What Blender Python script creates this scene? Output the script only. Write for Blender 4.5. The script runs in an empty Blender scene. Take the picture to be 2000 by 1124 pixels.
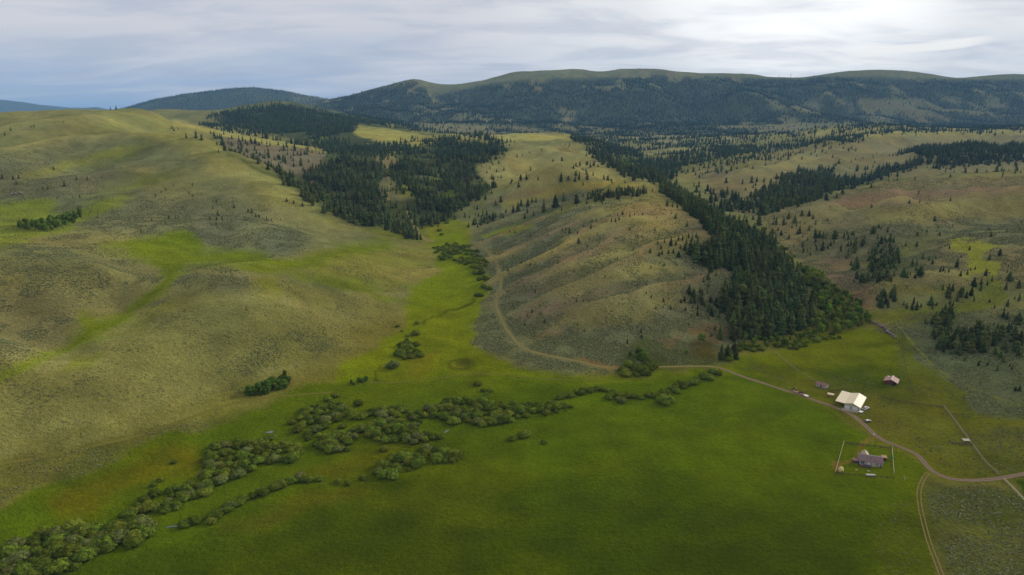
import bpy, bmesh, math, random
import numpy as np
from mathutils import Vector, Matrix
random.seed(7); RNG = np.random.default_rng(7)
SC = bpy.context.scene
# ------------------------------------------------------------------ camera
cam_d = bpy.data.cameras.new('camera'); cam = bpy.data.objects.new('camera', cam_d); SC.collection.objects.link(cam)
cam.location = (0, 0, 170); cam.rotation_euler = (math.radians(76), 0, 0)
cam_d.sensor_width = 36; cam_d.lens = 24; cam_d.clip_start = 1; cam_d.clip_end = 60000
SC.camera = cam
# ------------------------------------------------------------------ sun, sky, exposure
SUN_AZ, SUN_EL = math.radians(58), math.radians(24)      # clockwise from the view direction
sun_d = bpy.data.lights.new('sun', 'SUN'); sun = bpy.data.objects.new('sun', sun_d); SC.collection.objects.link(sun)
sun_d.energy = 3.9; sun_d.angle = math.radians(11); sun_d.color = (1.0, .94, .84)
sun.rotation_euler = (math.radians(90)-SUN_EL, 0, math.pi-SUN_AZ); sun.location = (400, 900, 700)
def sun_dir(az, el): return (math.sin(az)*math.cos(el), math.cos(az)*math.cos(el), math.sin(el))
class NT:                                                # small helper to wire shader nodes
    def __init__(s, tree): s.t = tree; tree.nodes.clear()
    def n(s, ty, ins=None, **kw):
        d = s.t.nodes.new(ty)
        for k, v in kw.items(): setattr(d, k, v)
        for k, v in (ins or {}).items():
            if isinstance(v, bpy.types.NodeSocket): s.t.links.new(v, d.inputs[k])
            elif isinstance(v, bpy.types.Node): s.t.links.new(v.outputs[0], d.inputs[k])
            else: d.inputs[k].default_value = v
        return d
    def m(s, op, a, b=0.0, c=None):
        ins = {0: a, 1: b}
        if c is not None: ins[2] = c
        return s.n('ShaderNodeMath', ins, operation=op)
    def mix(s, f, a, b, bt='MIX'):
        d = s.t.nodes.new('ShaderNodeMix'); d.data_type = 'RGBA'; d.blend_type = bt
        for i, v in ((0, f), (6, a), (7, b)):
            if isinstance(v, bpy.types.Node): v = v.outputs[2] if v.bl_idname == 'ShaderNodeMix' else v.outputs[0]
            if isinstance(v, bpy.types.NodeSocket): s.t.links.new(v, d.inputs[i])
            else: d.inputs[i].default_value = v if i == 0 else (*v[:3], 1)
        return d
    def ramp(s, f, stops):
        d = s.n('ShaderNodeValToRGB', {0: f}); e = d.color_ramp.elements
        while len(e) < len(stops): e.new(.5)
        for q, (p, c) in zip(e, stops): q.position = p; q.color = (*c, 1) if isinstance(c, tuple) else (c, c, c, 1)
        return d
def rgb(r, g, b): return tuple((v/255/12.92 if v <= 10 else ((v/255+.055)/1.055)**2.4) for v in (r, g, b))
world = bpy.data.worlds.new('World'); SC.world = world; world.use_nodes = True
W = NT(world.node_tree)
co = W.n('ShaderNodeTexCoord'); sep = W.n('ShaderNodeSeparateXYZ', {0: co.outputs['Generated']})
el = W.m('MAXIMUM', sep.outputs[2], 0.0)
den = W.m('ADD', el, .14)
cx = W.m('DIVIDE', sep.outputs[0], den); cy = W.m('DIVIDE', sep.outputs[1], den)
cv_ = W.n('ShaderNodeCombineXYZ', {0: cx, 1: cy, 2: 0.0})
mp = W.n('ShaderNodeMapping', {0: cv_, 3: (.9, 1.45, 1), 1: (3.1, 7.7, 0), 2: (0, 0, .35)})
n1 = W.n('ShaderNodeTexNoise', {0: mp, 2: 1.6, 3: 6.0, 4: .5, 8: .35}) if False else W.n('ShaderNodeTexNoise', {'Vector': mp, 'Scale': 1.5, 'Detail': 7.0, 'Roughness': .55, 'Distortion': .35})
mp2 = W.n('ShaderNodeMapping', {0: cv_, 3: (.4, .9, 1), 1: (9.3, 1.7, 0), 2: (0, 0, .35)})
n2 = W.n('ShaderNodeTexNoise', {'Vector': mp2, 'Scale': 1.7, 'Detail': 5.0, 'Roughness': .5, 'Distortion': .6})
# the bright part of the overcast in front of the hidden sun
gd = sun_dir(math.radians(21.5), math.radians(12.5))
dt = W.n('ShaderNodeVectorMath', {0: co.outputs['Generated'], 1: gd}, operation='DOT_PRODUCT')
glow = W.n('ShaderNodeMapRange', {0: dt.outputs['Value'], 1: .86, 2: 1.0, 3: 0.0, 4: 1.0}, interpolation_type='SMOOTHERSTEP')
glow2 = W.n('ShaderNodeMapRange', {0: dt.outputs['Value'], 1: .972, 2: .9975, 3: 0.0, 4: 1.0}, interpolation_type='SMOOTHERSTEP')
# base of the cloud deck: blue grey low down, paler higher
lowc = W.mix(glow, rgb(166, 186, 216), rgb(222, 228, 236))
high = W.mix(glow, rgb(218, 219, 226), rgb(246, 246, 247))
ele = W.m('ADD', el, W.m('MULTIPLY', W.m('SUBTRACT', n2.outputs[0], .5), .16))
eli = W.n('ShaderNodeMapRange', {0: ele, 1: .01, 2: .115,3: 0.0, 4: 1.0}, interpolation_type='SMOOTHSTEP')
base = W.mix(eli, lowc, high)
cl = W.n('ShaderNodeMapRange', {0: n1.outputs[0], 1: .42, 2: .66, 3: 0.0, 4: 1.0}, interpolation_type='SMOOTHSTEP')
base = W.mix(W.m('MULTIPLY', cl, .48), base, rgb(172, 183, 206))
base2 = W.mix(W.m('MULTIPLY', W.n('ShaderNodeMapRange', {0: n2.outputs[0], 1: .5, 2: .75, 3: 0.0, 4: 1.0}), .5), base, rgb(236, 234, 238))
gl = W.m('MULTIPLY', glow2, W.n('ShaderNodeMapRange', {0: n1.outputs[0], 1: .62, 2: .35, 3: .35, 4: 1.0}))
base3 = W.mix(gl, base2, (1.25, 1.24, 1.22))
# a lens shaped opening in the cloud low on the right, its ends wispy
az = W.m('ARCTAN2', sep.outputs[0], sep.outputs[1])
wv = W.m('MULTIPLY', W.m('SUBTRACT', n1.outputs[0], .5), .018)
da = W.m('DIVIDE', W.m('SUBTRACT', az, .5075), .080)
slope = W.m('MULTIPLY', W.m('SUBTRACT', az, .5075), .07)
de = W.m('DIVIDE', W.m('SUBTRACT', W.m('ADD', sep.outputs[2], wv), W.m('ADD', slope, .0815)), .0065)
rr = W.m('ADD', W.m('MULTIPLY', da, da), W.m('MULTIPLY', de, de))
lens = W.n('ShaderNodeMapRange', {0: rr, 1: 1.3, 2: .35, 3: 0.0, 4: .95}, interpolation_type='SMOOTHSTEP')
base4 = W.mix(lens, base3, (1.05, 1.03, 1.0))
nish = W.n('ShaderNodeTexSky', sky_type='NISHITA', sun_disc=False, sun_elevation=SUN_EL, sun_rotation=SUN_AZ, altitude=1700, air_density=1.0, dust_density=1.5)
sk = W.n('ShaderNodeVectorMath', {0: nish.outputs[0], 3: .10}, operation='SCALE')
both = W.mix(.93, sk.outputs[0], base4)
belowm = W.n('ShaderNodeMapRange', {0: sep.outputs[2], 1: -.02, 2: .0, 3: 1.0, 4: 0.0})
fin = W.mix(belowm, both, (.09, .10, .06))
bg = W.n('ShaderNodeBackground', {0: fin.outputs[2], 1: 1.06})
W.n('ShaderNodeOutputWorld', {0: bg})
SC.view_settings.view_transform = 'Standard'; SC.view_settings.look = 'None'; SC.view_settings.gamma = 1
SC.view_settings.use_curve_mapping = False; SC.view_settings.exposure = -0.14
SC.cycles.volume_bounces = 0; SC.cycles.max_bounces = 4; SC.cycles.diffuse_bounces = 3; SC.cycles.transparent_max_bounces = 8
# ------------------------------------------------------------------ terrain mathematics
H = 170.0; PITCH = math.radians(14); F = 4000/3.0
def rayp(px, py):
    a = (px-1000)/F; b = (562-py)/F
    return a, math.cos(PITCH)+b*math.sin(PITCH), -math.sin(PITCH)+b*math.cos(PITCH)   # x, y, z
def to_px(x, y, z):
    d = y*math.cos(PITCH)-(z-H)*math.sin(PITCH); up = y*math.sin(PITCH)+(z-H)*math.cos(PITCH)
    d = np.maximum(d, 1e-3)
    return 1000+F*x/d, 562-F*up/d
CP = []
def V(px, py, Y):           # a point seen in this direction at this distance
    a, b, c = rayp(px, py); CP.append((a/b, Y, H+Y*c/b))
def G(px, py, z):           # a point seen in this direction at this height
    a, b, c = rayp(px, py); Y = (z-H)*b/c; CP.append((a/b, Y, z))
def HD(px, Y, z):           # a point by bearing, distance and height
    CP.append(((px-1000)/F, Y, z))
for px in (-700, -350, 200, 600, 1000, 1400): G(px, 1124, 0)
G(1800, 1124, 1); G(2300, 1124, 2); G(2700, 1124, 3)
for px in (-600, -300, 0, 300, 800, 1300, 1800, 2400): HD(px, 90, 0); HD(px, 40, 0)
for px, py, z in [(-350,1000,3),(0,1010,0),(250,950,0),(500,950,0),(800,950,0),(1150,950,0),(1500,950,0),(1800,950,0),(2050,950,0),(2400,950,1),
  (450,850,0),(700,830,0),(900,820,0),(1200,830,0),(1400,830,0),(1600,830,0),(1750,830,0),(1900,830,1),(2080,830,3),(2400,830,8),
  (700,750,1),(900,750,0),(1100,770,0),(1300,770,0),(1500,770,0),(1650,760,0),(1780,760,1),
  (0,905,8),(270,850,5),(450,790,4),(560,760,3),(-300,900,18),(-300,750,45),(0,800,21),(200,750,25),(400,700,22),(600,690,12),(700,660,8),(770,600,9),
  (0,700,38),(200,660,36),(300,600,43),(500,600,37),(620,600,22),(700,560,20),
  (400,525,54),(330,535,52),(480,527,52),(560,530,41),(400,497,43),(500,497,38),(600,512,34),(700,500,30),(780,520,18),
  (310,552,40),(240,610,34),(100,680,29),(0,735,31),(200,520,58),(100,560,52),(0,480,64),(100,480,60),(220,490,54),(0,600,44),
  (400,455,54),(300,470,54),(510,455,50),
  (850,560,9),(900,600,6),(880,650,4),(850,700,2),(900,500,13),(880,450,20),(800,640,5),(750,720,2),(860,475,17),
  (1000,700,3),(1000,650,6),(1000,600,11),(1000,550,17),(1000,500,23),(1000,450,31),(1000,400,42),
  (1100,700,4),(1100,650,9),(1100,600,17),(1100,550,26),(1100,500,35),(1100,450,43),(1100,400,55),(1100,365,66),
  (1200,700,4),(1200,650,12),(1200,600,22),(1200,550,33),(1200,500,42.5),(1200,450,53),(1200,400,63.7),(1200,358,74),
  (1300,700,4),(1300,650,10),(1300,600,20),(1300,550,31),(1300,500,41),(1300,450,51),(1300,400,62),(1275,362,74),
  (1380,650,6),(1400,600,15),(1380,550,25),(1440,540,30),(1415,480,41),(1370,430,53),(1330,400,61),(1420,690,2),
  (940,450,24),(920,480,19),(950,600,8),(940,410,34),
  (1500,640,3),(1560,640,3),(1640,630,4),(1600,545,13),(1650,580,9),(1540,480,22),
  (1600,700,0),(1700,680,1),(1700,620,7)]: G(px, py, z)
for px, py, Y in [(690,440,860),(650,455,810),(600,380,950),(560,420,830),(520,325,1050),(500,380,880),(450,330,980),(420,281,1150),(380,400,820),(370,350,930),(340,262,1250),(350,300,1080),
  (220,303,1080),(100,350,900),(-50,350,900),(200,400,800),(110,415,770),(0,400,790),(-300,400,790),(0,290,1100),(100,250,1300),(150,228,1400),(0,236,1350),(-300,240,1400),(280,238,1500),(230,350,930),
  (250,211,1900),(300,219,1900),(200,219,1850),(330,240,1600),
  (830,475,840),(760,458,850),
  (400,252,1700),(500,268,1650),(560,281,1600),(640,297,1550),(270,222,1850),(520,320,1350),(600,330,1380),(430,275,1500),
  (400,246,2150),(545,269,2000),(545,198,3000),(450,212,3000),(380,220,2900),(320,214,2800),(650,225,2800),(600,250,2300),(500,245,2400),(760,245,2600),(700,270,2000),(860,266,2400),
  (800,285,1800),(710,248,2300),
  (830,430,1000),(880,400,1080),(790,400,1070),(900,370,1200),(850,335,1400),(780,380,1120),(720,385,1120),(650,350,1300),(600,345,1330),(760,320,1450),(700,300,1550),(750,292,1650),(650,400,1060),(880,300,1700),
  (925,325,1450),(1000,312,1500),(1040,290,1650),(1140,275,1850),(1130,300,1500),(1190,328,1250),(1080,333,1250),(960,372,1150),(1010,355,1180),(1110,265,2000),(1000,265,2050),(880,264,2150),(780,257,2250),(930,350,1280),(1120,345,1150),
  (900,252,3100),(1200,260,3000),(1000,250,3200),(1480,266,2500),(1640,252,2450),(1800,252,2450),(2000,252,2400),(2300,252,2300),
  (1380,290,2000),(1300,312,1800),(1230,300,2000),(1350,338,1550),(1500,308,1750),(1600,288,1950),(1690,275,2100),(1700,305,1650),(1850,290,1700),(2000,290,1650),(2300,290,1600),
  (1480,418,1000),(1560,395,1110),(1650,365,1240),(1800,328,1420),(1980,312,1480),(1450,380,1180),(1550,345,1370),(1380,370,1280),
  (1520,425,930),(1600,387,1010),(1700,359,1070),(1850,344,1120),(2000,336,1170),(2300,330,1200),
  (1600,405,940),(1750,403,890),(2000,377,940),(1700,388,980),(1900,375,1000),(2300,370,930),
  (1600,480,790),(1700,480,740),(1850,470,720),(2000,450,740),(2300,450,720),(1700,540,640),(1850,550,590),(2000,550,570),(2300,550,560),
  (1750,600,560),(1850,620,525),(2000,640,500),(2300,640,490),(1780,660,498),(1900,700,455),(2000,760,400),(2300,760,385),
  (1440,420,960),(1300,355,1380),(1250,318,1750),(1200,290,2200),(1400,395,1120)]: V(px, py, Y)
# ground the photograph hides behind its ridges
for px, Y, z in [(650,980,33),(600,1080,45),(520,1200,68),(420,1320,100),(330,1450,125),(740,960,26),(-300,2000,120),(0,1900,110),(150,2000,130),(220,2400,130),(0,3000,60),(-300,3000,50),
  (400,1950,120),(550,1830,92),(700,1750,85),(400,2500,150),(1000,2500,95),(1120,2350,95),(880,2700,100),(1060,1420,50),(1000,1350,44),(1140,1650,62),(1200,1180,54),(1280,1130,50),(1100,1060,50),(1000,1000,36),
  (1330,1000,48),(1400,850,36),(1460,720,24),(1480,620,14),(1240,1500,56),(1200,1750,66),
  (1600,1130,30),(1750,1230,36),(2000,1310,40),(2300,1350,40),(1700,930,34),(1850,915,40),(2000,905,46),(1850,2900,95),(2200,2900,95),(1500,2800,95),
  (1700,1850,58),(2000,1850,62),(1500,2000,58),(1600,2250,75),(1850,2250,80),(1560,1500,42),(1700,1500,52),(545,3700,150),(300,3600,110),(800,3500,110)]: HD(px, Y, z)
# the far massif
sky1 = [(640,196),(700,181),(770,163),(815,155),(850,163),(890,165),(940,158),(980,147),(1040,139),(1090,138),(1140,136),(1165,141),(1200,137),(1290,136),(1400,142),(1480,148),(1530,152),(1580,149),(1640,142),(1730,138),(1800,143),(1880,150),(1920,148),(2000,146),(2300,140),(2600,150)]
for px, py in sky1:
    V(px, py, 5000)
    V(px, py+4, 5250); V(px, py+16, 5650); HD(px, 6500, 360 if px > 800 else 260)
    if px > 650: V(px, py+28, 4550)
for px in (560, 700, 800, 900, 1000, 1100, 1200, 1300, 1400, 1500, 1600, 1700, 1800, 1900, 2000, 2300, 2600):
    V(px, 224, 3950); V(px, 247 if px > 1150 else 242, 3350)
V(1500,190,4050); V(1560,205,3900); V(1440,200,4000); V(1620,225,3700); V(1640,190,4350); V(1250,185,4150); V(1330,200,4250)
for px, py in [(215,219),(300,196),(380,182),(440,175),(500,172),(560,180),(620,190),(665,197)]: V(px, py, 7000); V(px, py+5, 7500); V(px, py+20, 8200)
for px, py in [(-300,190),(0,195),(60,203),(130,213),(190,210),(250,222)]: V(px, py, 13000)
for px in (-300, 0, 100, 200): HD(px, 6000, 40); HD(px, 9000, 60); HD(px, 4500, 40)
V(0,226,8000); V(90,221,8000); V(140,218,8000)
for px in (-500, 0, 400, 800, 1200, 1600, 2000, 2500): HD(px, 19000, 100); HD(px, 27000, 50)
for px in (400, 700, 1000, 1500, 2000, 2500): HD(px, 10000, 200)
CP = np.array(CP)
def hsh(ix, iy, s):
    h = (ix.astype(np.int64)*374761393+iy.astype(np.int64)*668265263+s*1274126177) & 0xffffffff
    h = ((h ^ (h >> 13))*1274126177) & 0xffffffff
    return ((h ^ (h >> 16)) & 0xffff)/65535.0
def vn(x, y, s=0):          # smooth value noise, -1..1
    ix = np.floor(x); iy = np.floor(y); fx = x-ix; fy = y-iy
    fx = fx*fx*fx*(fx*(fx*6-15)+10); fy = fy*fy*fy*(fy*(fy*6-15)+10)
    ix = ix.astype(np.int64); iy = iy.astype(np.int64)
    a = hsh(ix, iy, s); b = hsh(ix+1, iy, s); c = hsh(ix, iy+1, s); d = hsh(ix+1, iy+1, s)
    return ((a*(1-fx)+b*fx)*(1-fy)+(c*(1-fx)+d*fx)*fy)*2-1
def fbm(x, y, oct=4, s=0):
    r = 0; a = 1.0; t = 0
    for o in range(oct):
        c, q = math.cos(o*1.1+.5), math.sin(o*1.1+.5)
        r = r+a*vn(x*c-y*q+o*17.3, x*q+y*c-o*9.1, s+o*31); t += a; a *= .5; x = x*2.03; y = y*2.03
    return r/t*1.6
def sst(a, b, x):
    t = np.clip((x-a)/(b-a), 0, 1); return t*t*(3-2*t)
NU, NV = 860, 840
U0, U1 = -1.12, 1.12
# bands of distance: closer rows where the picture looks at them
vk = np.array([40, 150, 220, 1300, 2200, 6500, 14000, 28000.0]); wk = np.array([0, 12, 30, 540, 650, 810, 830, 839.0])
VV = np.interp(np.arange(NV), wk, np.log(vk)); YS = np.exp(VV); US = np.linspace(U0, U1, NU)
def rbf(cp, us, vs):
    n = len(cp); P = np.c_[cp[:, 0], np.log(cp[:, 1])]; q = cp[:, 2]/cp[:, 1]
    def K(a, b):
        r2 = ((a[:, None, :]-b[None, :, :])**2).sum(-1); return .5*r2*np.log(r2+1e-12)
    A = np.zeros((n+3, n+3)); A[:n, :n] = K(P, P)+np.eye(n)*1.5e-5; A[:n, n] = 1; A[:n, n+1:] = P; A[n, :n] = 1; A[n+1:, :n] = P.T
    w = np.linalg.solve(A, np.r_[q, 0, 0, 0])
    out = np.empty((len(vs), len(us)))
    for i, v in enumerate(vs):
        g = np.c_[us, np.full(len(us), v)]; out[i] = K(g, P)@w[:n]+w[n]+g@w[n+1:]
    return out
cu = np.linspace(U0, U1, 280); cv = np.linspace(VV[0], VV[-1], 420)
coarse = rbf(CP, cu, cv)
def bicubic(Q, fi, fj):     # Catmull-Rom on the coarse grid
    def wts(t): return [-.5*t+t*t-.5*t**3, 1-2.5*t*t+1.5*t**3, .5*t+2*t*t-1.5*t**3, -.5*t*t+.5*t**3]
    i = np.clip(np.floor(fi).astype(int), 1, Q.shape[0]-3); j = np.clip(np.floor(fj).astype(int), 1, Q.shape[1]-3)
    wi = wts(fi-i); wj = wts(fj-j); r = 0
    for a in range(4):
        row = 0
        for b in range(4): row = row+wj[b]*Q[i+a-1, j+b-1]
        r = r+wi[a]*row
    return r
FI, FJ = np.meshgrid((VV-cv[0])/(cv[1]-cv[0]), (US-cu[0])/(cu[1]-cu[0]), indexing='ij')
YG, UG = np.meshgrid(YS, US, indexing='ij'); XG = UG*YG
ZG = bicubic(coarse, FI, FJ)*YG
hill = sst(3, 18, ZG)*(1-sst(2800, 4200, YG))
far = sst(2600, 4200, YG)
# spurs and gullies running down towards the left on the middle hill, softer on the left hill
rt = (XG*.80+YG*.60); al = (-XG*.60+YG*.80)
wx = rt+14*fbm(XG/90, YG/90, 2, 5); wy = al+22*fbm(XG/110, YG/110, 2, 9)
cen = np.exp(-(((XG-60)/190)**2+((YG-720)/260)**2)**2)
RDG = 1-np.abs(vn(wy/52+.3, wx/380, 41)*.8+.2*vn(wy/21, wx/160, 44))*2.4
ZG = ZG+cen*hill*8*RDG
ZG = ZG+hill*(3.4*fbm(XG/150, YG/150, 3, 2)+.7*fbm(XG/38, YG/38, 3, 8)+.22*fbm(XG/9, YG/9, 2, 12))
ZG = ZG+hill*sst(700, 1500, YG)*(1-.8*sst(-250, -450, XG))*(9*(.6-1.7*np.abs(fbm(rt/190, al/100, 3, 61))))
lh = hill*sst(650, 900, YG)*(1-sst(1100, 1350, YG))*sst(-60, -260, XG)*sst(-1300, -900, XG)
rl = XG*.92+YG*.38; ll = -XG*.38+YG*.92
ZG = ZG+lh*12*(.38-np.abs(vn((ll+18*fbm(XG/120, YG/120, 2, 7))/95+.2, rl/520, 47))*1.6)
gv = fbm((XG+.35*YG)/520, YG/1100, 4, 71)
ZG = ZG+far*(85*(.30-np.abs(gv))*sst(3000, 4000, YG)*(1-sst(4500, 5000, YG)*.85)+9*fbm(XG/160, YG/160, 3, 81)*(1-sst(4500, 5000, YG)*.7))
low = 1-sst(2, 9, ZG); ZG = ZG+(YG < 1300)*low*(.4*fbm(XG/45, YG/45, 3, 91)+.06*fbm(XG/7, YG/7, 2, 93))
# the stream bed and the small round pond are sunk in the meadow (world metres)
def cast(px, py):           # the first ground seen in that direction
    a, b, c = rayp(px, py); u = a/b; fu = (u-U0)/(U1-U0)*(NU-1); j = int(np.clip(fu, 0, NU-2)); t = fu-j
    col = ZG[:, j]*(1-t)+ZG[:, j+1]*t; ray = H+YS*c/b; k = np.nonzero(col[5:] >= ray[5:])[0]
    if len(k) == 0: return None
    k = k[0]+5; d0 = ray[k-1]-col[k-1]; d1 = col[k]-ray[k]; s = d0/(d0+d1+1e-9)
    Y = YS[k-1]+(YS[k]-YS[k-1])*s
    return (u*Y, Y, H+Y*c/b)
def height(x, y):
    x = np.asarray(x, float); y = np.asarray(y, float)
    fu = (x/y-U0)/(U1-U0)*(NU-1); j = np.clip(fu.astype(int), 0, NU-2); t = np.clip(fu-j, 0, 1)
    i = np.clip(np.searchsorted(YS, y)-1, 0, NV-2); s = np.clip((y-YS[i])/(YS[i+1]-YS[i]), 0, 1)
    z0 = ZG[i, j]*(1-t)+ZG[i, j+1]*t; z1 = ZG[i+1, j]*(1-t)+ZG[i+1, j+1]*t
    return z0*(1-s)+z1*s
# spurs raised and draws sunk along lines read off the ground
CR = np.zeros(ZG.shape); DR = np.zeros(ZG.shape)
def fold(pts, dz, w, fade=1.0):
    W_ = [cast(*p) for p in pts]; W_ = np.array([c[:2] for c in W_ if c is not None]); d2 = np.full(ZG.shape, 1e12); tt = np.zeros(ZG.shape); n = len(W_)-1
    for i in range(n):
        (x0, y0), (x1, y1) = W_[i], W_[i+1]; L = (x1-x0)**2+(y1-y0)**2+1e-9
        t = np.clip(((XG-x0)*(x1-x0)+(YG-y0)*(y1-y0))/L, 0, 1); d = (XG-x0-t*(x1-x0))**2+(YG-y0-t*(y1-y0))**2; m = d < d2; d2 = np.where(m, d, d2); tt = np.where(m, (i+t)/n, tt)
    e = np.exp(-d2/(w*w))*(1-fade+fade*np.sin(np.pi*np.clip(tt*.8+.1, 0, 1)))
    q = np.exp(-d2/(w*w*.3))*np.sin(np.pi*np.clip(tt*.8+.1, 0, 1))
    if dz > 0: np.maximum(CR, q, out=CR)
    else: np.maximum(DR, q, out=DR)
    return dz*e
_f = fold([(-60,322),(50,302),(130,287),(215,274)], 19, 50)+fold([(-60,268),(60,252),(150,242),(230,234)], 14, 60)+fold([(20,356),(120,330),(190,315),(250,290),(282,274)], -15, 34)
_f = _f+fold([(-60,290),(60,275),(160,262),(240,250)], -12, 40)+fold([(120,400),(230,360),(300,340),(360,335)], -8, 30)+fold([(470,470),(560,430),(640,440)], 4, 30)
_f = _f+fold([(1560,440),(1640,420),(1750,405),(1900,392),(2040,380)], 12, 32)+fold([(1600,520),(1700,500),(1780,470),(1850,440)], -13, 30)+fold([(1690,590),(1760,560),(1850,548),(1900,530)], 10, 22)+fold([(1760,620),(1840,605),(1920,570),(1930,520),(1890,480)], -9, 22)
_f = _f+fold([(1380,380),(1480,345),(1600,318),(1700,300)], 22, 65)+fold([(1560,300),(1650,280),(1800,268),(1950,266)], 18, 80)+fold([(1500,400),(1600,365),(1700,342),(1850,322)], -12, 50)+fold([(1340,345),(1450,322),(1560,305)], -5, 50)+fold([(960,392),(1050,364),(1190,352),(1280,360)], 9, 32)+fold([(940,345),(1010,332),(1100,322),(1190,330)], 9, 40)+fold([(930,322),(1000,306),(1080,296),(1140,300)], 9, 50)+fold([(1000,425),(1100,405),(1200,385),(1270,378)], -6, 30)
_f = _f+fold([(1105,492),(1180,450),(1290,432),(1350,425)], 5, 24)+fold([(1000,610),(1100,575),(1220,540),(1330,520)], 5, 24)+fold([(1040,660),(1120,630),(1230,600),(1340,580)], 4, 20)+fold([(1060,545),(1180,510),(1280,485)], 4, 20)
_f = _f+fold([(330,345),(450,340),(560,375)], 5, 40)+fold([(100,700),(250,640),(330,585),(400,545)], -3, 16)+fold([(430,600),(560,600),(680,625)], 4, 26)
ZG = ZG+_f
# flatten a little under the pond
_p = cast(902, 712); R = np.hypot(XG-_p[0], (YG-_p[1])); ZG -= 1.3*np.exp(-(R/5.5)**4); ZG += .8*np.exp(-((R-8)/2.2)**2)
# ------------------------------------------------------------------ helpers for objects
def tag(o, label=None, cat=None, group=None, kind=None):
    if label: o['label'] = label
    if cat: o['category'] = cat
    if group: o['group'] = group
    if kind: o['kind'] = kind
    return o
def link(o, parent=None):
    SC.collection.objects.link(o)
    if parent is not None: o.parent = parent
    return o
def np_mesh(name, verts, faces, smooth=False):           # faces: (n,3) or (n,4) array
    me = bpy.data.meshes.new(name); verts = np.asarray(verts, np.float32); faces = np.asarray(faces, np.int32); k = faces.shape[1]
    me.vertices.add(len(verts)); me.vertices.foreach_set('co', verts.ravel())
    me.loops.add(faces.size); me.loops.foreach_set('vertex_index', faces.ravel())
    me.polygons.add(len(faces)); me.polygons.foreach_set('loop_start', np.arange(0, faces.size, k, dtype=np.int32))
    me.polygons.foreach_set('loop_total', np.full(len(faces), k, np.int32))
    if smooth: me.polygons.foreach_set('use_smooth', np.ones(len(faces), bool))
    me.update(calc_edges=True); return me
def grid_faces(nr, nc):
    i, j = np.meshgrid(np.arange(nr-1), np.arange(nc-1), indexing='ij'); a = (i*nc+j).ravel()
    return np.c_[a, a+1, a+nc+1, a+nc]
PX, PY = to_px(XG, YG, ZG)
# ------------------------------------------------------------------ what grows where
def A(r, g, b, k=1.0): return np.array(rgb(r, g, b))*k
def inside(poly, x, y, soft=0.0):                        # 1 inside, 0 outside, soft edge in the same units
    P = np.array(poly, float); x = np.asarray(x, float); y = np.asarray(y, float)
    out = np.zeros(x.shape); m = (x > P[:, 0].min()-soft) & (x < P[:, 0].max()+soft) & (y > P[:, 1].min()-soft) & (y < P[:, 1].max()+soft)
    xs, ys = x[m], y[m]
    if xs.size == 0: return out
    ins = np.zeros(xs.shape, bool); d2 = np.full(xs.shape, 1e12)
    for (x0, y0), (x1, y1) in zip(P, np.roll(P, -1, 0)):
        if y0 != y1:
            c = ((y0 > ys) != (y1 > ys)) & (xs < (x1-x0)*(ys-y0)/(y1-y0)+x0); ins ^= c
        if soft > 0:
            L = (x1-x0)**2+(y1-y0)**2+1e-9; t = np.clip(((xs-x0)*(x1-x0)+(ys-y0)*(y1-y0))/L, 0, 1)
            d2 = np.minimum(d2, (xs-x0-t*(x1-x0))**2+(ys-y0-t*(y1-y0))**2)
    if soft > 0:
        d = np.sqrt(d2)*np.where(ins, 1, -1); r = np.clip(.5+d/(2*soft), 0, 1); r = r*r*(3-2*r)
    else: r = ins.astype(float)
    out[m] = r; return out
wn1 = fbm(XG/38, YG/38, 4, 111); wn2 = fbm(XG/30+9, YG/30, 4, 121)
wsc = 12*np.clip(600/YG, .25, 1.6)
QX = PX+wn1*wsc*1.3; QY = PY+wn2*wsc*.8                  # boundaries wander over the ground
big = fbm(XG/210, YG/210, 4, 131); mid = fbm(XG/60, YG/60, 4, 141); fine = fbm(XG/14, YG/14, 3, 151)
def L3(m): return m[..., None]
hueb = np.clip(1.5*fbm(XG/90+5, YG/90, 3, 161), -1, 1)
tan = A(126,121,70); olive = A(110,112,62); col = tan*L3(.5+.5*big.clip(-1, 1))+olive*L3(.5-.5*big.clip(-1, 1))
sage = np.zeros(ZG.shape); SAGE = A(104, 106, 70)
def paint(poly, c, a=1.0, soft=9, y0=0, y1=1e9, sg=None, q=True):
    global col, sage
    m = inside(poly, QX if q else PX, QY if q else PY, soft)*a*((YG > y0) & (YG < y1)); mm = L3(m)
    col = col*(1-mm)+np.asarray(c)*mm
    if sg is not None: sage = sage*(1-m)+sg*m
rdm = L3(cen*sst(.15, .8, RDG)*sst(6, 16, ZG)*.9)
# left hill
paint([(-900,900),(-900,300),(0,290),(60,330),(230,330),(330,400),(560,440),(600,480),(500,500),(300,470),(150,440),(60,450),(0,470)], A(102,105,72), .75, 20, sg=.8)
paint([(300,380),(450,370),(560,420),(600,460),(560,490),(470,488),(400,490),(330,440)], A(106,106,74), .5, 22, sg=.8)
paint([(-50,320),(150,290),(220,320),(190,370),(60,400),(-50,390)], A(112,108,78), .6, 15, sg=.8)
paint([(0,300),(100,270),(250,265),(330,300),(400,310),(380,340),(200,330),(0,345)], A(104,110,72), .5, 12, sg=.7)
paint([(200,215),(330,225),(440,290),(540,340),(600,380),(700,440),(650,450),(540,390),(430,330),(330,280),(220,250)], A(134,130,66), .8, 12, sg=.1)
paint([(20,470),(140,455),(260,500),(310,530),(280,570),(200,620),(110,680),(-20,740),(-60,480)], A(118,112,62), .7, 14, sg=.5)
paint([(330,560),(400,525),(480,525),(600,560),(760,590),(770,640),(700,670),(620,700),(500,720),(480,760),(300,820),(100,880),(-400,930),(-400,800),(100,720),(250,650)], A(116,112,56), .9, 12, sg=.13)
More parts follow.
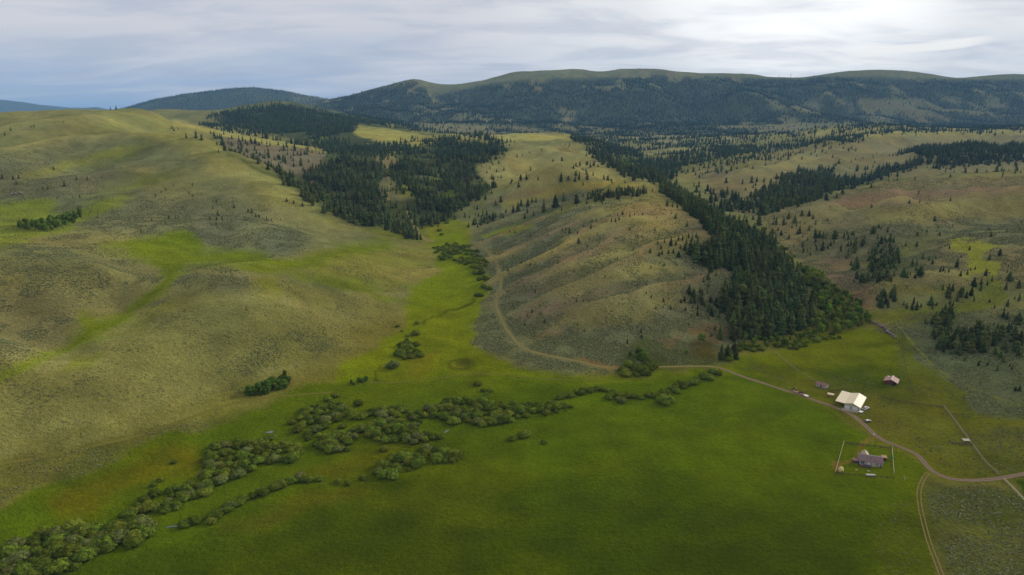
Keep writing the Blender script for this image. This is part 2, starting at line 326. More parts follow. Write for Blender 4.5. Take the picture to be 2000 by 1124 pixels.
paint([(350,540),(440,525),(500,540),(470,575),(400,570),(330,600),(300,600)], A(110,106,72), .6, 12, sg=.7)
paint([(560,640),(640,655),(680,690),(600,710),(500,720),(460,750),(420,740),(480,690)], A(108,108,50), .7, 14, sg=.7)
paint([(0,560),(110,560),(180,600),(120,660),(0,700),(-60,620)], A(104,100,66), .5, 14, sg=.8)
paint([(570,500),(700,480),(840,480),(850,530),(800,560),(700,570),(620,540)], A(122,122,46), .8, 10, sg=.15)
# green draws and bowls on the left hill
GD = A(100, 112, 12)
paint([(560,505),(470,480),(400,485),(370,445),(330,455),(250,475),(200,480),(300,510),(320,530),(290,565),(230,610),(190,625),(160,610),(150,640),(110,670),(60,700),(-20,735),(-20,755),(80,705),(180,660),(260,625),(300,590),(340,545),(380,524),(470,522),(540,530),(640,550),(760,590),(790,585),(740,565),(650,540),(580,530),(660,505),(780,480),(760,468),(700,478),(600,500)], GD, .95, 13, sg=.0)
paint([(330,462),(390,450),(400,480),(350,485),(270,480)], A(96,114,12), .7, 9, sg=0)
paint([(-40,400),(60,385),(110,385),(105,420),(180,400),(260,385),(240,400),(150,440),(60,470),(-40,490)], A(112,122,24), .8, 9, sg=0)
paint([(180,395),(280,355),(330,345),(260,372),(240,395),(200,405)], A(112,116,34), .6, 8, sg=.1)
paint([(60,350),(150,330),(260,300),(300,285),(230,290),(130,315),(40,345)], A(126,128,34), .6, 8, sg=.1)
paint([(500,560),(545,540),(550,575),(530,600),(500,585)], A(112,112,22), .6, 8)
paint([(140,690),(200,690),(170,720),(110,730)], A(104,112,24), .6, 10)
# middle hill
paint([(925,460),(960,400),(1050,365),(1190,350),(1290,355),(1440,440),(1500,560),(1440,700),(1380,715),(1200,725),(1100,735),(1000,715),(930,690),(920,650),(950,590),(945,540),(930,500)], A(106,108,74), .93, 16, sg=.85)
paint([(1000,600),(1100,580),(1300,540),(1420,560),(1400,640),(1300,660),(1200,640),(1100,650),(1020,660)], A(104,98,66), .6, 20, sg=.8)
paint([(1120,365),(1200,350),(1285,358),(1330,395),(1370,435),(1300,450),(1200,440),(1130,470),(1080,500),(1060,490),(1110,455),(1200,420),(1130,430),(1080,440),(1160,405),(1260,385),(1180,385)], A(140,128,64), .75, 8, sg=.2)
paint([(960,392),(1050,362),(1190,350),(1280,358),(1180,366),(1080,382),(980,408)], A(146,134,60), .8, 5, sg=.1)
for p in ([(1090,500),(1160,480),(1180,495),(1120,520),(1080,520)], [(1020,605),(1090,580),(1130,575),(1090,600),(1010,625)], [(1040,560),(1130,540),(1090,560),(1030,580)], [(1060,655),(1120,640),(1110,660),(1050,675)], [(1340,640),(1400,630),(1440,660),(1400,680),(1350,665)], [(1290,660),(1330,665),(1320,700),(1290,690)]):
    paint(p, A(122,96,72), .7, 8, sg=.2)
for p in ([(1060,560),(1180,530),(1300,510),(1320,530),(1200,560),(1090,590)], [(1100,610),(1220,590),(1330,590),(1280,620),(1150,640),(1090,640)], [(1170,470),(1300,455),(1380,460),(1300,500),(1180,500)], [(1080,520),(1200,495),(1240,500),(1150,530),(1060,550)]):
    paint(p, A(122,114,58), .65, 12, sg=.3)
paint([(940,460),(1010,442),(1050,443),(1000,456),(945,468)], A(116,124,22), .9, 4, sg=0)
paint([(1060,415),(1110,398),(1120,410),(1080,424)], A(92,100,36), .8, 4)
paint([(960,492),(990,487),(985,497),(965,500)], A(138,122,50), .9, 3)
paint([(1200,680),(1260,660),(1300,690),(1400,680),(1400,720),(1200,725)], A(66,76,30), .75, 12, sg=.3)
paint([(1130,712),(1180,708),(1215,718),(1180,724),(1140,722)], A(136,98,76), .7, 5, sg=0)
paint([(1350,680),(1380,672),(1410,690),(1400,710),(1370,712)], A(88,72,46), .6, 8, sg=0)
# spur crests painted tan for dry grass and caught light, gullies keep their sagebrush
col = col*(1-rdm*.8)+(A(140,126,70)*L3(.5+.5*hueb)+A(128,106,76)*L3(.5-.5*hueb))*rdm*.8; sage = sage*(1-rdm[..., 0]*.75)
# spurs behind
paint([(925,330),(1000,305),(1140,275),(1200,330),(1280,355),(1150,350),(1040,360),(980,385),(1000,350),(940,350)], A(140,132,76), .85, 4, y0=1050, sg=.4)
paint([(940,395),(1000,375),(1080,360),(1050,375),(960,400)], A(132,108,76), .7, 4, sg=.2)
paint([(870,258),(1120,262),(1140,272),(1000,278),(880,270)], A(158,150,80), .9, 3, y0=1600, sg=.1)
# left gulch, its forest floor, clearings and track
FLOOR = A(72,78,40)  # undergrowth colour darkened for the shade of the canopy
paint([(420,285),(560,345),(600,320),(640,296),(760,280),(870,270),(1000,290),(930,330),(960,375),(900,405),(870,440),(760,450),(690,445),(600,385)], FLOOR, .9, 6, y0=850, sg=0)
paint([(440,262),(560,285),(640,300),(620,330),(590,345),(500,320),(430,285)], A(118,106,78), .9, 5, y0=1200, sg=.5)
paint([(590,330),(615,325),(622,345),(605,355)], A(140,104,80), .9, 4)
paint([(335,232),(400,250),(500,265),(640,296),(560,287),(430,265),(340,245)], A(156,148,76), .9, 3, y0=1300, sg=.1)
paint([(380,248),(545,266),(535,272),(400,254)], A(160,150,80), .9, 3, y0=1900)
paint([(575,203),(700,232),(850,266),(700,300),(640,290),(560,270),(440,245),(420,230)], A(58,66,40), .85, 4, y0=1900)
paint([(700,245),(800,258),(880,272),(860,278),(790,290),(730,275),(690,262)], A(156,148,72), .95, 3, y0=1600, sg=.1)
paint([(440,212),(545,197),(565,203),(500,212),(450,219)], A(140,140,72), .95, 2, y0=2500)
for p in ([(640,235),(658,228),(652,250)], [(600,265),(640,270),(620,285)], [(740,292),(790,290),(780,300),(745,302)]): paint(p, A(118,130,42), .9, 3, y0=1300)
paint([(735,350),(760,340),(810,380),(815,390),(760,388),(735,370)], A(120,118,72), .9, 4, sg=.6)
paint([(765,355),(800,365),(812,385),(790,385)], A(126,132,30), .8, 4)
paint([(740,300),(760,300),(775,320),(755,330),(740,315)], A(146,132,82), .9, 3)
paint([(800,340),(870,330),(870,345),(830,350)], A(104,110,72), .7, 4, y0=1000)
paint([(845,345),(862,345),(860,360),(845,360)], A(120,132,36), .9, 3)
paint([(870,370),(900,372),(898,400),(872,410),(865,390)], A(92,108,26), .9, 4)
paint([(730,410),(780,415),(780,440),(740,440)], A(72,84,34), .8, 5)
paint([(835,440),(880,425),(915,440),(925,465),(905,480),(830,470)], A(118,122,20), .9, 6, sg=0)
paint([(700,450),(830,440),(840,475),(780,470)], A(96,106,24), .8, 5)
# right side
paint([(1340,340),(1500,300),(1700,272),(2400,240),(2400,330),(1700,350),(1550,380),(1450,400),(1380,370)], A(136,126,82), .9, 4, y0=1100, sg=.6)
paint([(1380,340),(1480,322),(1480,345),(1400,400),(1440,420),(1500,425),(1400,390)], A(112,98,70), .7, 6, y0=900)
paint([(1500,265),(1640,250),(2400,246),(2400,258),(1700,268),(1600,265)], A(152,144,82), .8, 2, y0=1900, sg=.1)
paint([(1480,420),(1600,385),(1750,352),(2400,325),(2400,560),(2000,560),(1800,560),(1680,590),(1600,540),(1520,480)], A(126,116,74), .95, 5, y0=500, y1=1500, sg=.6)
paint([(1560,470),(1680,440),(1800,430),(1850,480),(1780,560),(1680,590),(1640,540),(1540,500)], A(100,98,66), .7, 14, sg=.8)
paint([(1640,388),(1750,372),(2400,350),(2400,374),(1900,382),(1700,406),(1600,408)], A(132,108,78), .8, 4, y0=850, y1=1300, sg=.2)
paint([(1690,412),(1800,402),(2000,382),(2400,380),(2400,440),(2000,430),(1800,430),(1700,440)], A(132,124,66), .8, 8, sg=.3)
paint([(1790,445),(1900,430),(2400,430),(2400,480),(1980,478),(1860,470)], A(106,108,74), .6, 10, sg=.9)
paint([(1650,500),(1700,560),(1680,590),(1650,575),(1590,520)], A(128,98,80), .6, 8)
paint([(1650,572),(1700,560),(1745,590),(1700,600)], A(122,92,70), .7, 8)
paint([(1830,470),(1880,468),(1960,478),(1930,490),(1925,505),(1950,520),(1940,550),(1920,530),(1880,540),(1870,545),(1900,510),(1895,490),(1860,480)], A(134,136,38), .9, 4, sg=0)
paint([(1930,545),(1960,555),(1960,580),(1930,610),(1850,625),(1760,625),(1720,625),(1700,600),(1800,612),(1900,590),(1925,570)], A(112,116,34), .8, 7, sg=.1)
paint([(1740,552),(1850,548),(1850,570),(1760,570),(1720,562)], A(128,122,52), .7, 5)
paint([(1750,500),(1775,500),(1770,525),(1740,540),(1720,545),(1745,520)], A(72,86,34), .7, 5)
paint([(1700,640),(1800,625),(1900,610),(2400,590),(2400,820),(1960,812),(1870,800),(1810,740),(1770,690),(1745,655)], A(94,100,68), .9, 8, sg=1)
paint([(1900,610),(2400,590),(2400,640),(1960,640)], A(108,106,64), .6, 8, sg=.7)
# near meadow, valley meadow
VM = A(110, 125, 6)
paint([(640,735),(700,700),(745,670),(785,640),(785,600),(800,560),(860,525),(845,480),(840,455),(905,455),(910,475),(950,540),(950,590),(925,650),(935,685),(1000,718),(1110,742),(1390,727),(1500,690),(1600,655),(1690,640),(1740,652),(1765,700),(1780,760),(1500,790),(1000,780),(600,780)], VM, .95, 8, sg=0)
paint([(-900,1400),(-900,1150),(0,1000),(130,935),(290,870),(400,820),(500,785),(620,745),(900,735),(1150,760),(1400,728),(1440,728),(1560,775),(1640,808),(1700,850),(1800,900),(1830,1124),(1900,1500)], A(88,106,4), 1, 9, sg=0)
paint([(-900,1010),(0,905),(140,880),(270,852),(380,815),(480,790),(560,770),(470,800),(290,870),(130,935),(-50,1005),(-900,1200)], A(100,98,46), .8, 9, sg=.4)
paint([(1440,728),(1560,690),(1700,660),(1760,690),(1790,760),(1860,800),(2400,830),(2400,1020),(2000,930),(1880,935),(1830,930),(1800,900),(1700,850),(1640,808),(1560,775)], A(96,100,24), .85, 10, sg=.15)
paint([(1480,700),(1600,660),(1700,640),(1740,655),(1750,720),(1650,730),(1540,735)], A(106,114,8), .8, 14, sg=0)
paint([(1600,720),(1700,700),(1760,720),(1760,760),(1680,770),(1600,745)], A(76,92,14), .6, 14)
paint([(1630,780),(1560,745),(1590,740),(1640,760),(1720,780),(1760,830),(1700,830)], A(104,96,38), .45, 14)
paint([(1810,935),(1900,945),(2000,960),(2400,1010),(2400,1400),(1870,1400),(1840,1124),(1800,1000)], A(88,90,36), .95, 8, sg=.9)
paint([(1960,935),(2400,935),(2400,1060),(2010,985)], A(56,84,6), .95, 3, sg=0)
paint([(1870,840),(2000,820),(2400,820),(2400,900),(1960,920),(1900,890)], A(96,98,40), .6, 12, sg=.4)
paint([(1700,1000),(1800,960),(1830,1124),(1740,1124),(1690,1060)], A(84,92,24), .7, 14, sg=.2)
paint([(1745,650),(1765,700),(1790,765),(1860,805),(1920,815),(1870,765),(1800,700),(1770,655)], A(96,104,24), .85, 7, sg=.2)
col = col*(1-L3(CR*.55*(YG > 380)))+A(146,138,78)*L3(CR*.55*(YG > 380)); col = col*(1-L3(DR*.5))+A(104,112,38)*L3(DR*.5); sage = sage*(1-.7*np.maximum(CR, DR))  # fold crests painted paler to show lit relief, draws tinted green
# light falling off towards the viewer, put into the grass colour, rusty sedge patches
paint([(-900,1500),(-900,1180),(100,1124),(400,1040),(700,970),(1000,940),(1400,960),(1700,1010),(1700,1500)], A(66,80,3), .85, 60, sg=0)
paint([(130,960),(200,920),(300,880),(380,870),(400,900),(330,930),(250,960),(200,1000),(130,1010),(110,990)], A(110,94,8), .6, 22, sg=0)
paint([(580,920),(700,890),(850,860),(780,885),(700,925),(620,930)], A(100,94,28), .5, 14)
paint([(430,1010),(600,960),(760,945),(700,980),(560,1010),(420,1040)], A(96,92,34), .5, 12, sg=.04)
paint([(790,700),(860,690),(870,720),(800,730)], A(110,106,30), .5, 8)
for p in ([(600,870),(680,860),(660,900),(560,910)], [(1000,800),(1150,790),(1300,800),(1100,830)]): paint(p, A(78,98,6), .5, 16)
paint([(1712,838),(1690,848),(1668,862),(1655,885),(1652,905),(1662,908),(1668,890),(1672,870),(1700,854)], A(126,108,62), .8, 4, sg=0)
paint([(1646,890),(1664,890),(1668,912),(1650,915)], A(134,110,70), .75, 4, sg=0)
for p in ([(930,583),(900,590),(870,600),(850,608),(850,612),(872,606),(902,596),(930,590)], [(850,606),(835,615),(822,628),(828,630),(840,618)], [(745,722),(738,735),(745,742),(735,745),(730,735)]): paint(p, A(62,74,10), .75, 2.5)
# pond
paint([(884,712),(896,706),(912,706),(922,712),(912,717),(896,718)], A(104,98,56), .7, 2.5, sg=0, q=False); ring = np.exp(-((R-8.5)/2.4)**2); col = col*(1-L3(ring*.6))+A(66,74,20)*L3(ring*.6)
def CN(x, y): return .55*fbm(x/420, y/600, 2, 171)+.75*fbm(x/95, y/190, 3, 172)
# far massif: forest floor and bare tops
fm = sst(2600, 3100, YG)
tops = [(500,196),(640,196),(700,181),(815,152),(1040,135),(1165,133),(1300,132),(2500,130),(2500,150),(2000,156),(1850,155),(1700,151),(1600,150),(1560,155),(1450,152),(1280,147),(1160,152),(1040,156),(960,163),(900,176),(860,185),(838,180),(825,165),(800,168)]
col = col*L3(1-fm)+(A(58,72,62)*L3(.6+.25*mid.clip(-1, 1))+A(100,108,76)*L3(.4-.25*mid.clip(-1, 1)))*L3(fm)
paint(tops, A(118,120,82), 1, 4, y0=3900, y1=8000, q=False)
clear_n = CN(XG, YG)
clr = .8*sst(.38, .62, clear_n)*sst(2700, 3100, YG)*(YG < 5200)
band = inside([(1450,215),(1600,195),(1750,190),(2000,190),(2100,225),(1900,232),(1700,230)], PX, PY, 8)*(YG > 2800)
clr = np.maximum(clr, .75*band*sst(-.25, .25, clear_n)); 
base_open = inside([(780,238),(1000,245),(1120,262),(1200,262),(1330,250),(1500,238),(1720,240),(1700,262),(1450,275),(1280,330),(1180,285),(1100,268),(900,268)], PX, PY, 6)*(YG > 1900)*sst(-.15, .2, fbm(XG/300, YG/260, 4, 181))
clr = np.maximum(clr, base_open)
col = col*L3(1-clr*.8)+(A(126,130,84)*L3(.5+.5*mid.clip(-1, 1))+A(150,136,98)*L3(.5-.5*mid.clip(-1, 1)))*L3(clr*.8)
CLR = clr
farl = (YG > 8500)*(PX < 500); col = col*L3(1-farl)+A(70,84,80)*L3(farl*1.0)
# small variation of the sward
mw1 = sst(.05, .8, fbm(XG/46+7, YG/30, 4, 401))*.24*low; mw2 = sst(.1, .8, fbm(XG/33-4, YG/24, 4, 402))*.38*low
col = col*(1-L3(mw1))+A(108,114,12)*L3(mw1); col = col*(1-L3(mw2))+A(62,78,6)*L3(mw2)
lum = 1+.10*mid+.09*fine+.08*big; hue = fbm(XG/75+31, YG/75, 4, 191)
col = col*L3(lum); col[..., 0] *= 1+.07*hue; col[..., 2] *= 1-.10*hue
# drainage streaks on the slopes, darkened so the gullies show as relief
st = np.clip(1-np.abs(vn(wy/23+.1, wx/260, 43))*3.2, 0, 1)*cen*sst(4, 14, ZG)
col = col*L3(1-.14*st)
col = np.clip(col, .004, .6)
dry = np.maximum(sst(3, 14, ZG), np.clip(sage, 0, 1)*.9)*(YG < 2800)*(1-sst(-.02, .05, col[..., 1]-1.25*col[..., 0])); col = col*L3(1+(.30-.13*sst(-20, -160, XG)*(YG > 380))*dry); grn = (1-dry)*(YG < 1300); col = col*(1-L3(grn)*np.array([-.02, .05, .5]))
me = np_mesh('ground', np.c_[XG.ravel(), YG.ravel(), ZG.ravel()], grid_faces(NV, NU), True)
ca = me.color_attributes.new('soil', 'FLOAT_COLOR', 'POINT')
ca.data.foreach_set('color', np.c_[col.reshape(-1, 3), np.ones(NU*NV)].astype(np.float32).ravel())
sa = me.attributes.new('sage', 'FLOAT', 'POINT'); sa.data.foreach_set('value', sage.ravel().astype(np.float32))
ground = link(bpy.data.objects.new('ground', me)); tag(ground, kind='structure')
def mat(name):
    m = bpy.data.materials.new(name); m.use_nodes = True; return m, NT(m.node_tree)
def out(N, bsdf): N.n('ShaderNodeOutputMaterial', {0: bsdf})
gm, N = mat('ground_cover')
at = N.n('ShaderNodeAttribute', attribute_name='soil'); ag = N.n('ShaderNodeAttribute', attribute_name='sage')
pos = N.n('ShaderNodeNewGeometry').outputs['Position']
a1 = N.n('ShaderNodeTexNoise', {'Vector': pos, 'Scale': .42, 'Detail': 4.0, 'Roughness': .65})
a2 = N.n('ShaderNodeTexNoise', {'Vector': pos, 'Scale': .05, 'Detail': 5.0, 'Roughness': .6})
a3 = N.n('ShaderNodeTexNoise', {'Vector': pos, 'Scale': 1.5, 'Detail': 3.0, 'Roughness': .6})
vor = N.n('ShaderNodeTexVoronoi', {'Vector': pos, 'Scale': .38, 'Randomness': 1.0})
v1 = N.n('ShaderNodeMapRange', {0: a1.outputs[0], 1: .25, 2: .75, 3: .78, 4: 1.22})
v2 = N.n('ShaderNodeMapRange', {0: a2.outputs[0], 1: .3, 2: .7, 3: .82, 4: 1.18})
v3 = N.n('ShaderNodeMapRange', {0: a3.outputs[0], 1: .25, 2: .75, 3: .7, 4: 1.3})
k = N.m('MULTIPLY', N.m('MULTIPLY', v1, v2), v3)
c1 = N.n('ShaderNodeVectorMath', {0: at.outputs['Color'], 3: k.outputs[0]}, operation='SCALE')
spot = N.n('ShaderNodeMapRange', {0: vor.outputs['Distance'], 1: .50, 2: .28, 3: 0.0, 4: 1.0})
patch = N.n('ShaderNodeMapRange', {0: a2.outputs[0], 1: .40, 2: .56, 3: .15, 4: 1.0})
sf = N.m('MULTIPLY', N.m('MULTIPLY', spot, ag.outputs['Fac']), N.m('MULTIPLY', patch, .6))
c2 = N.mix(sf, c1.outputs[0], A(98, 102, 66))
c2b = N.mix(N.m('MULTIPLY', N.m('MULTIPLY', N.n('ShaderNodeMapRange', {0: vor.outputs['Distance'], 1: .50, 2: .8, 3: 0.0, 4: 1.0}), ag.outputs['Fac']), .35), c2, A(86, 78, 48))
bmp = N.n('ShaderNodeBump', {'Strength': 1.0, 'Distance': 1.6, 'Height': N.m('ADD', a1.outputs[0], N.m('ADD', N.m('MULTIPLY', a3.outputs[0], .35), N.m('MULTIPLY', sf, .5)))})
b = N.n('ShaderNodeBsdfDiffuse', {0: c2b.outputs[2], 1: .8, 2: bmp})
out(N, b); me.materials.append(gm)
def leaf_mat(name, c, var=.25, tr=.25, hue=.06, pos_scale=0.0):
    m, N = mat(name); oi = N.n('ShaderNodeObjectInfo'); g = N.n('ShaderNodeNewGeometry')
    tc = N.n('ShaderNodeTexCoord')
    rn = N.n('ShaderNodeTexNoise', {'Vector': g.outputs['Position'], 'Scale': .55, 'Detail': 3.0})
    rp = N.n('ShaderNodeMapRange', {0: N.n('ShaderNodeTexWhiteNoise', {0: tc.outputs['Object']}).outputs[0], 3: 1-var*.6, 4: 1+var*.6})
    ri = N.n('ShaderNodeMapRange', {0: oi.outputs['Random'], 3: 1-var, 4: 1+var})
    rr_ = N.n('ShaderNodeMapRange', {0: rn.outputs[0], 1: .3, 2: .7, 3: 1-var*.8, 4: 1+var*.8})
    cc = N.n('ShaderNodeVectorMath', {0: tuple(c), 3: N.m('MULTIPLY', N.m('MULTIPLY', ri, rr_), rp)}, operation='SCALE')
    hs = N.n('ShaderNodeHueSaturation', {0: N.m('ADD', .5-hue/2, N.m('MULTIPLY', N.m('FRACT', N.m('MULTIPLY', oi.outputs['Random'], 17.3)), hue)), 4: cc})
    d = N.n('ShaderNodeBsdfDiffuse', {0: hs}); t = N.n('ShaderNodeBsdfTranslucent', {0: hs})
    out(N, N.n('ShaderNodeMixShader', {0: tr, 1: d, 2: t})); return m
def plain_mat(name, c, rough=.7, var=.12, scale=2.0, metal=0.0, stretch=(1, 1, 1), spec=.3):
    m, N = mat(name); tc = N.n('ShaderNodeTexCoord'); mpn = N.n('ShaderNodeMapping', {0: tc.outputs['Object'], 3: stretch})
    n_ = N.n('ShaderNodeTexNoise', {'Vector': mpn, 'Scale': scale, 'Detail': 5.0, 'Roughness': .6})
    r_ = N.n('ShaderNodeMapRange', {0: n_.outputs[0], 1: .25, 2: .75, 3: 1-var, 4: 1+var})
    cc = N.n('ShaderNodeVectorMath', {0: tuple(c), 3: r_.outputs[0]}, operation='SCALE')
    b_ = N.n('ShaderNodeBsdfPrincipled', {'Base Color': cc, 'Roughness': rough, 'Metallic': metal, 'Specular IOR Level': spec}); out(N, b_); return m
# ------------------------------------------------------------------ tracks
def smooth_line(pts, step=3.0):
    P = [np.array(p, float) for p in pts]; P = [2*P[0]-P[1]]+P+[2*P[-1]-P[-2]]; o = []
    for i in range(1, len(P)-2):
        a, b_, c, d = P[i-1:i+3]; n = max(2, int(np.hypot(*(c-b_))/step))
        for k_ in range(n):
            t = k_/n; o.append(.5*((2*b_)+(-a+c)*t+(2*a-5*b_+4*c-d)*t*t+(-a+3*b_-3*c+d)*t**3))
    o.append(P[-2]); return o
def path_world(pts, ds=1.2):
    W_ = [cast(p[0], p[1]) for p in smooth_line(pts)]; W_ = np.array([w[:2] for w in W_ if w is not None])
    for _ in range(3): W_[1:-1] = (W_[:-2]+2*W_[1:-1]+W_[2:])/4
    L_ = np.r_[0, np.cumsum(np.hypot(*np.diff(W_, axis=0).T))]; n = max(3, int(L_[-1]/ds)); t = np.linspace(0, L_[-1], n)
    return np.c_[np.interp(t, L_, W_[:, 0]), np.interp(t, L_, W_[:, 1])]
def ribbon(name, C, width, material, lift=.07, cols=6, off=0.0, parent=None, taper=True, rough=.18):
    T = np.gradient(C, axis=0); T /= np.linalg.norm(T, axis=1)[:, None]+1e-9; Nn = np.c_[T[:, 1], -T[:, 0]]
    s = np.arange(len(C)); wl = width*.5*(1+rough*vn(s/3.1, s*0+.5, 301)+rough*vn(s/9.0, s*0+1.5, 302)); wr_ = width*.5*(1+rough*vn(s/2.7, s*0+2.5, 303)+rough*vn(s/8.0, s*0+3.5, 304))
    v = []
    for k_ in range(cols+1):
        u = k_/cols*2-1; w = np.where(u < 0, wl, wr_)*u+off; q = C+Nn*w[:, None] if np.ndim(w) else C+Nn*w
        z = height(q[:, 0], q[:, 1])+lift*(1-.6*abs(u)**3); v.append(np.c_[q, z])
    V_ = np.stack(v, 1).reshape(-1, 3); me_ = np_mesh(name, V_, grid_faces(len(C), cols+1), True); me_.materials.append(material)
    a_ = me_.attributes.new('across', 'FLOAT', 'POINT'); a_.data.foreach_set('value', np.tile(np.linspace(-1, 1, cols+1), len(C)).astype(np.float32))
    o = link(bpy.data.objects.new(name, me_), parent)
    if parent is None: tag(o, kind='structure')
    return o
def dirt(name, c, c2, ruts=True):
    m, N = mat(name); pos_ = N.n('ShaderNodeNewGeometry').outputs['Position']; ac = N.n('ShaderNodeAttribute', attribute_name='across')
    n_ = N.n('ShaderNodeTexNoise', {'Vector': pos_, 'Scale': .9, 'Detail': 5.0, 'Roughness': .65}); ab = N.m('ABSOLUTE', ac.outputs['Fac'])
    ctr = N.n('ShaderNodeMapRange', {0: N.m('ADD', ab, N.m('MULTIPLY', N.m('SUBTRACT', n_.outputs[0], .5), .5)), 1: .12, 2: .30, 3: 1.0, 4: 0.0})
    edge = N.n('ShaderNodeMapRange', {0: N.m('ADD', ab, N.m('MULTIPLY', N.m('SUBTRACT', n_.outputs[0], .5), .7)), 1: .72, 2: .98, 3: 0.0, 4: 1.0})
    g_ = N.m('MAXIMUM', N.m('MULTIPLY', ctr, .55 if ruts else 0.0), edge)
    k_ = N.n('ShaderNodeMapRange', {0: n_.outputs[0], 1: .25, 2: .75, 3: .82, 4: 1.18})
    cc = N.n('ShaderNodeVectorMath', {0: N.mix(g_, c, c2).outputs[2], 3: k_}, operation='SCALE')
    out(N, N.n('ShaderNodeBsdfDiffuse', {0: cc, 1: .8, 2: N.n('ShaderNodeBump', {'Strength': .5, 'Distance': .3, 'Height': n_.outputs[0]})})); return m
GR1 = A(88, 92, 26); 
M_ROAD = dirt('reddish_gravel', A(146, 120, 102), GR1); M_TRAIL = dirt('tan_dirt', A(142, 128, 78), A(112, 106, 56)); M_RUT = dirt('pale_rut', A(140, 120, 78), A(98, 94, 36), False)
M_GTRK = dirt('grassy_track', A(116, 116, 52), A(98, 100, 56), False); M_OLD = dirt('faint_track', A(112, 106, 44), A(96, 98, 36), False)
road = path_world([(2080,915),(2000,926),(1940,936),(1880,938),(1845,932),(1818,918),(1802,900),(1790,888),(1760,874),(1725,860),(1705,846),(1690,832),(1670,815),(1650,804),(1620,792),(1580,778),(1540,765),(1500,752),(1460,739),(1430,728),(1410,720)])
ribbon('dirt_road', road, 3.1, M_ROAD, cols=8)
trail = path_world([(1410,720),(1385,716),(1340,716),(1290,717),(1240,719),(1200,720),(1165,715),(1130,706),(1090,699),(1045,689),(1020,679),(1003,662),(990,645),(982,630),(974,612),(968,600),(969,588),(976,570),(978,548),(973,522),(962,500),(948,487),(932,479)])
ribbon('hill_track', trail, 2.4, M_TRAIL, .10, 8)
ribbon('gulch_track', path_world([(797,412),(803,428),(812,448),(822,462),(836,470),(850,472)]), 7, M_TRAIL, .12, 8)
ribbon('gulch_track', path_world([(762,298),(768,315),(758,330)]), 13, M_TRAIL, .2, 8); ribbon('gulch_track', path_world([(757,345),(761,362),(757,378),(760,392)]), 5, M_TRAIL, .2, 8)
two = path_world([(1812,925),(1802,938),(1795,960),(1797,990),(1805,1025),(1815,1060),(1828,1095),(1845,1140)])
ribbon('wheel_rut', two, .55, M_RUT, .05, 3, -.75); ribbon('wheel_rut', two, .55, M_RUT, .05, 3, .75)
ribbon('grassy_track', path_world([(1752,632),(1775,662),(1800,690),(1832,722),(1870,745),(1920,767),(1970,785),(2040,808)]), 2.6, M_GTRK, .07, 5)
ribbon('old_track', path_world([(-40,915),(0,907),(100,890),(200,868),(270,851),(340,828),(400,806),(450,790),(520,777),(590,771),(650,766)]), 2.0, M_OLD, .06, 5, rough=.35)
ribbon('old_track', path_world([(700,745),(760,748),(860,738),(930,730),(1000,735),(1080,741),(1180,744),(1280,738)]), 1.4, M_OLD, .06, 4, rough=.35)
# little pools of the stream
mw, N = mat('still_water'); out(N, N.n('ShaderNodeBsdfPrincipled', {'Base Color': (.10, .12, .11, 1), 'Roughness': .12, 'Specular IOR Level': .6}))
def pool(px, py, rx, ry, rot, label):
    c = cast(px, py); n = 18; v = [(c[0], c[1], 0)]
    for i in range(n):
        a = 6.283*i/n; q = 1+.25*math.sin(3*a+px)+.15*math.sin(5*a); x, y = rx*q*math.cos(a), ry*q*math.sin(a); v.append((c[0]+x*math.cos(rot)-y*math.sin(rot), c[1]+x*math.sin(rot)+y*math.cos(rot), 0))
    zs = max(float(height(p[0], p[1])) for p in v)+.05; v = [(p[0], p[1], zs) for p in v]
    me_ = np_mesh('pool', v, [(0, i+1, (i+1) % n+1) for i in range(n)]); me_.materials.append(mw); o = link(bpy.data.objects.new('stream_pool', me_)); tag(o, kind='structure')
pool(527, 845, 2.2, 1.1, .3, ''); pool(232, 1021, 1.6, 1.1, .2, ''); pool(337, 1029, 2.6, .5, .25, ''); pool(352, 1025, .8, .4, .3, ''); pool(872, 843, .5, 2.6, -.5, ''); pool(631, 941, .6, .4, 0, '')
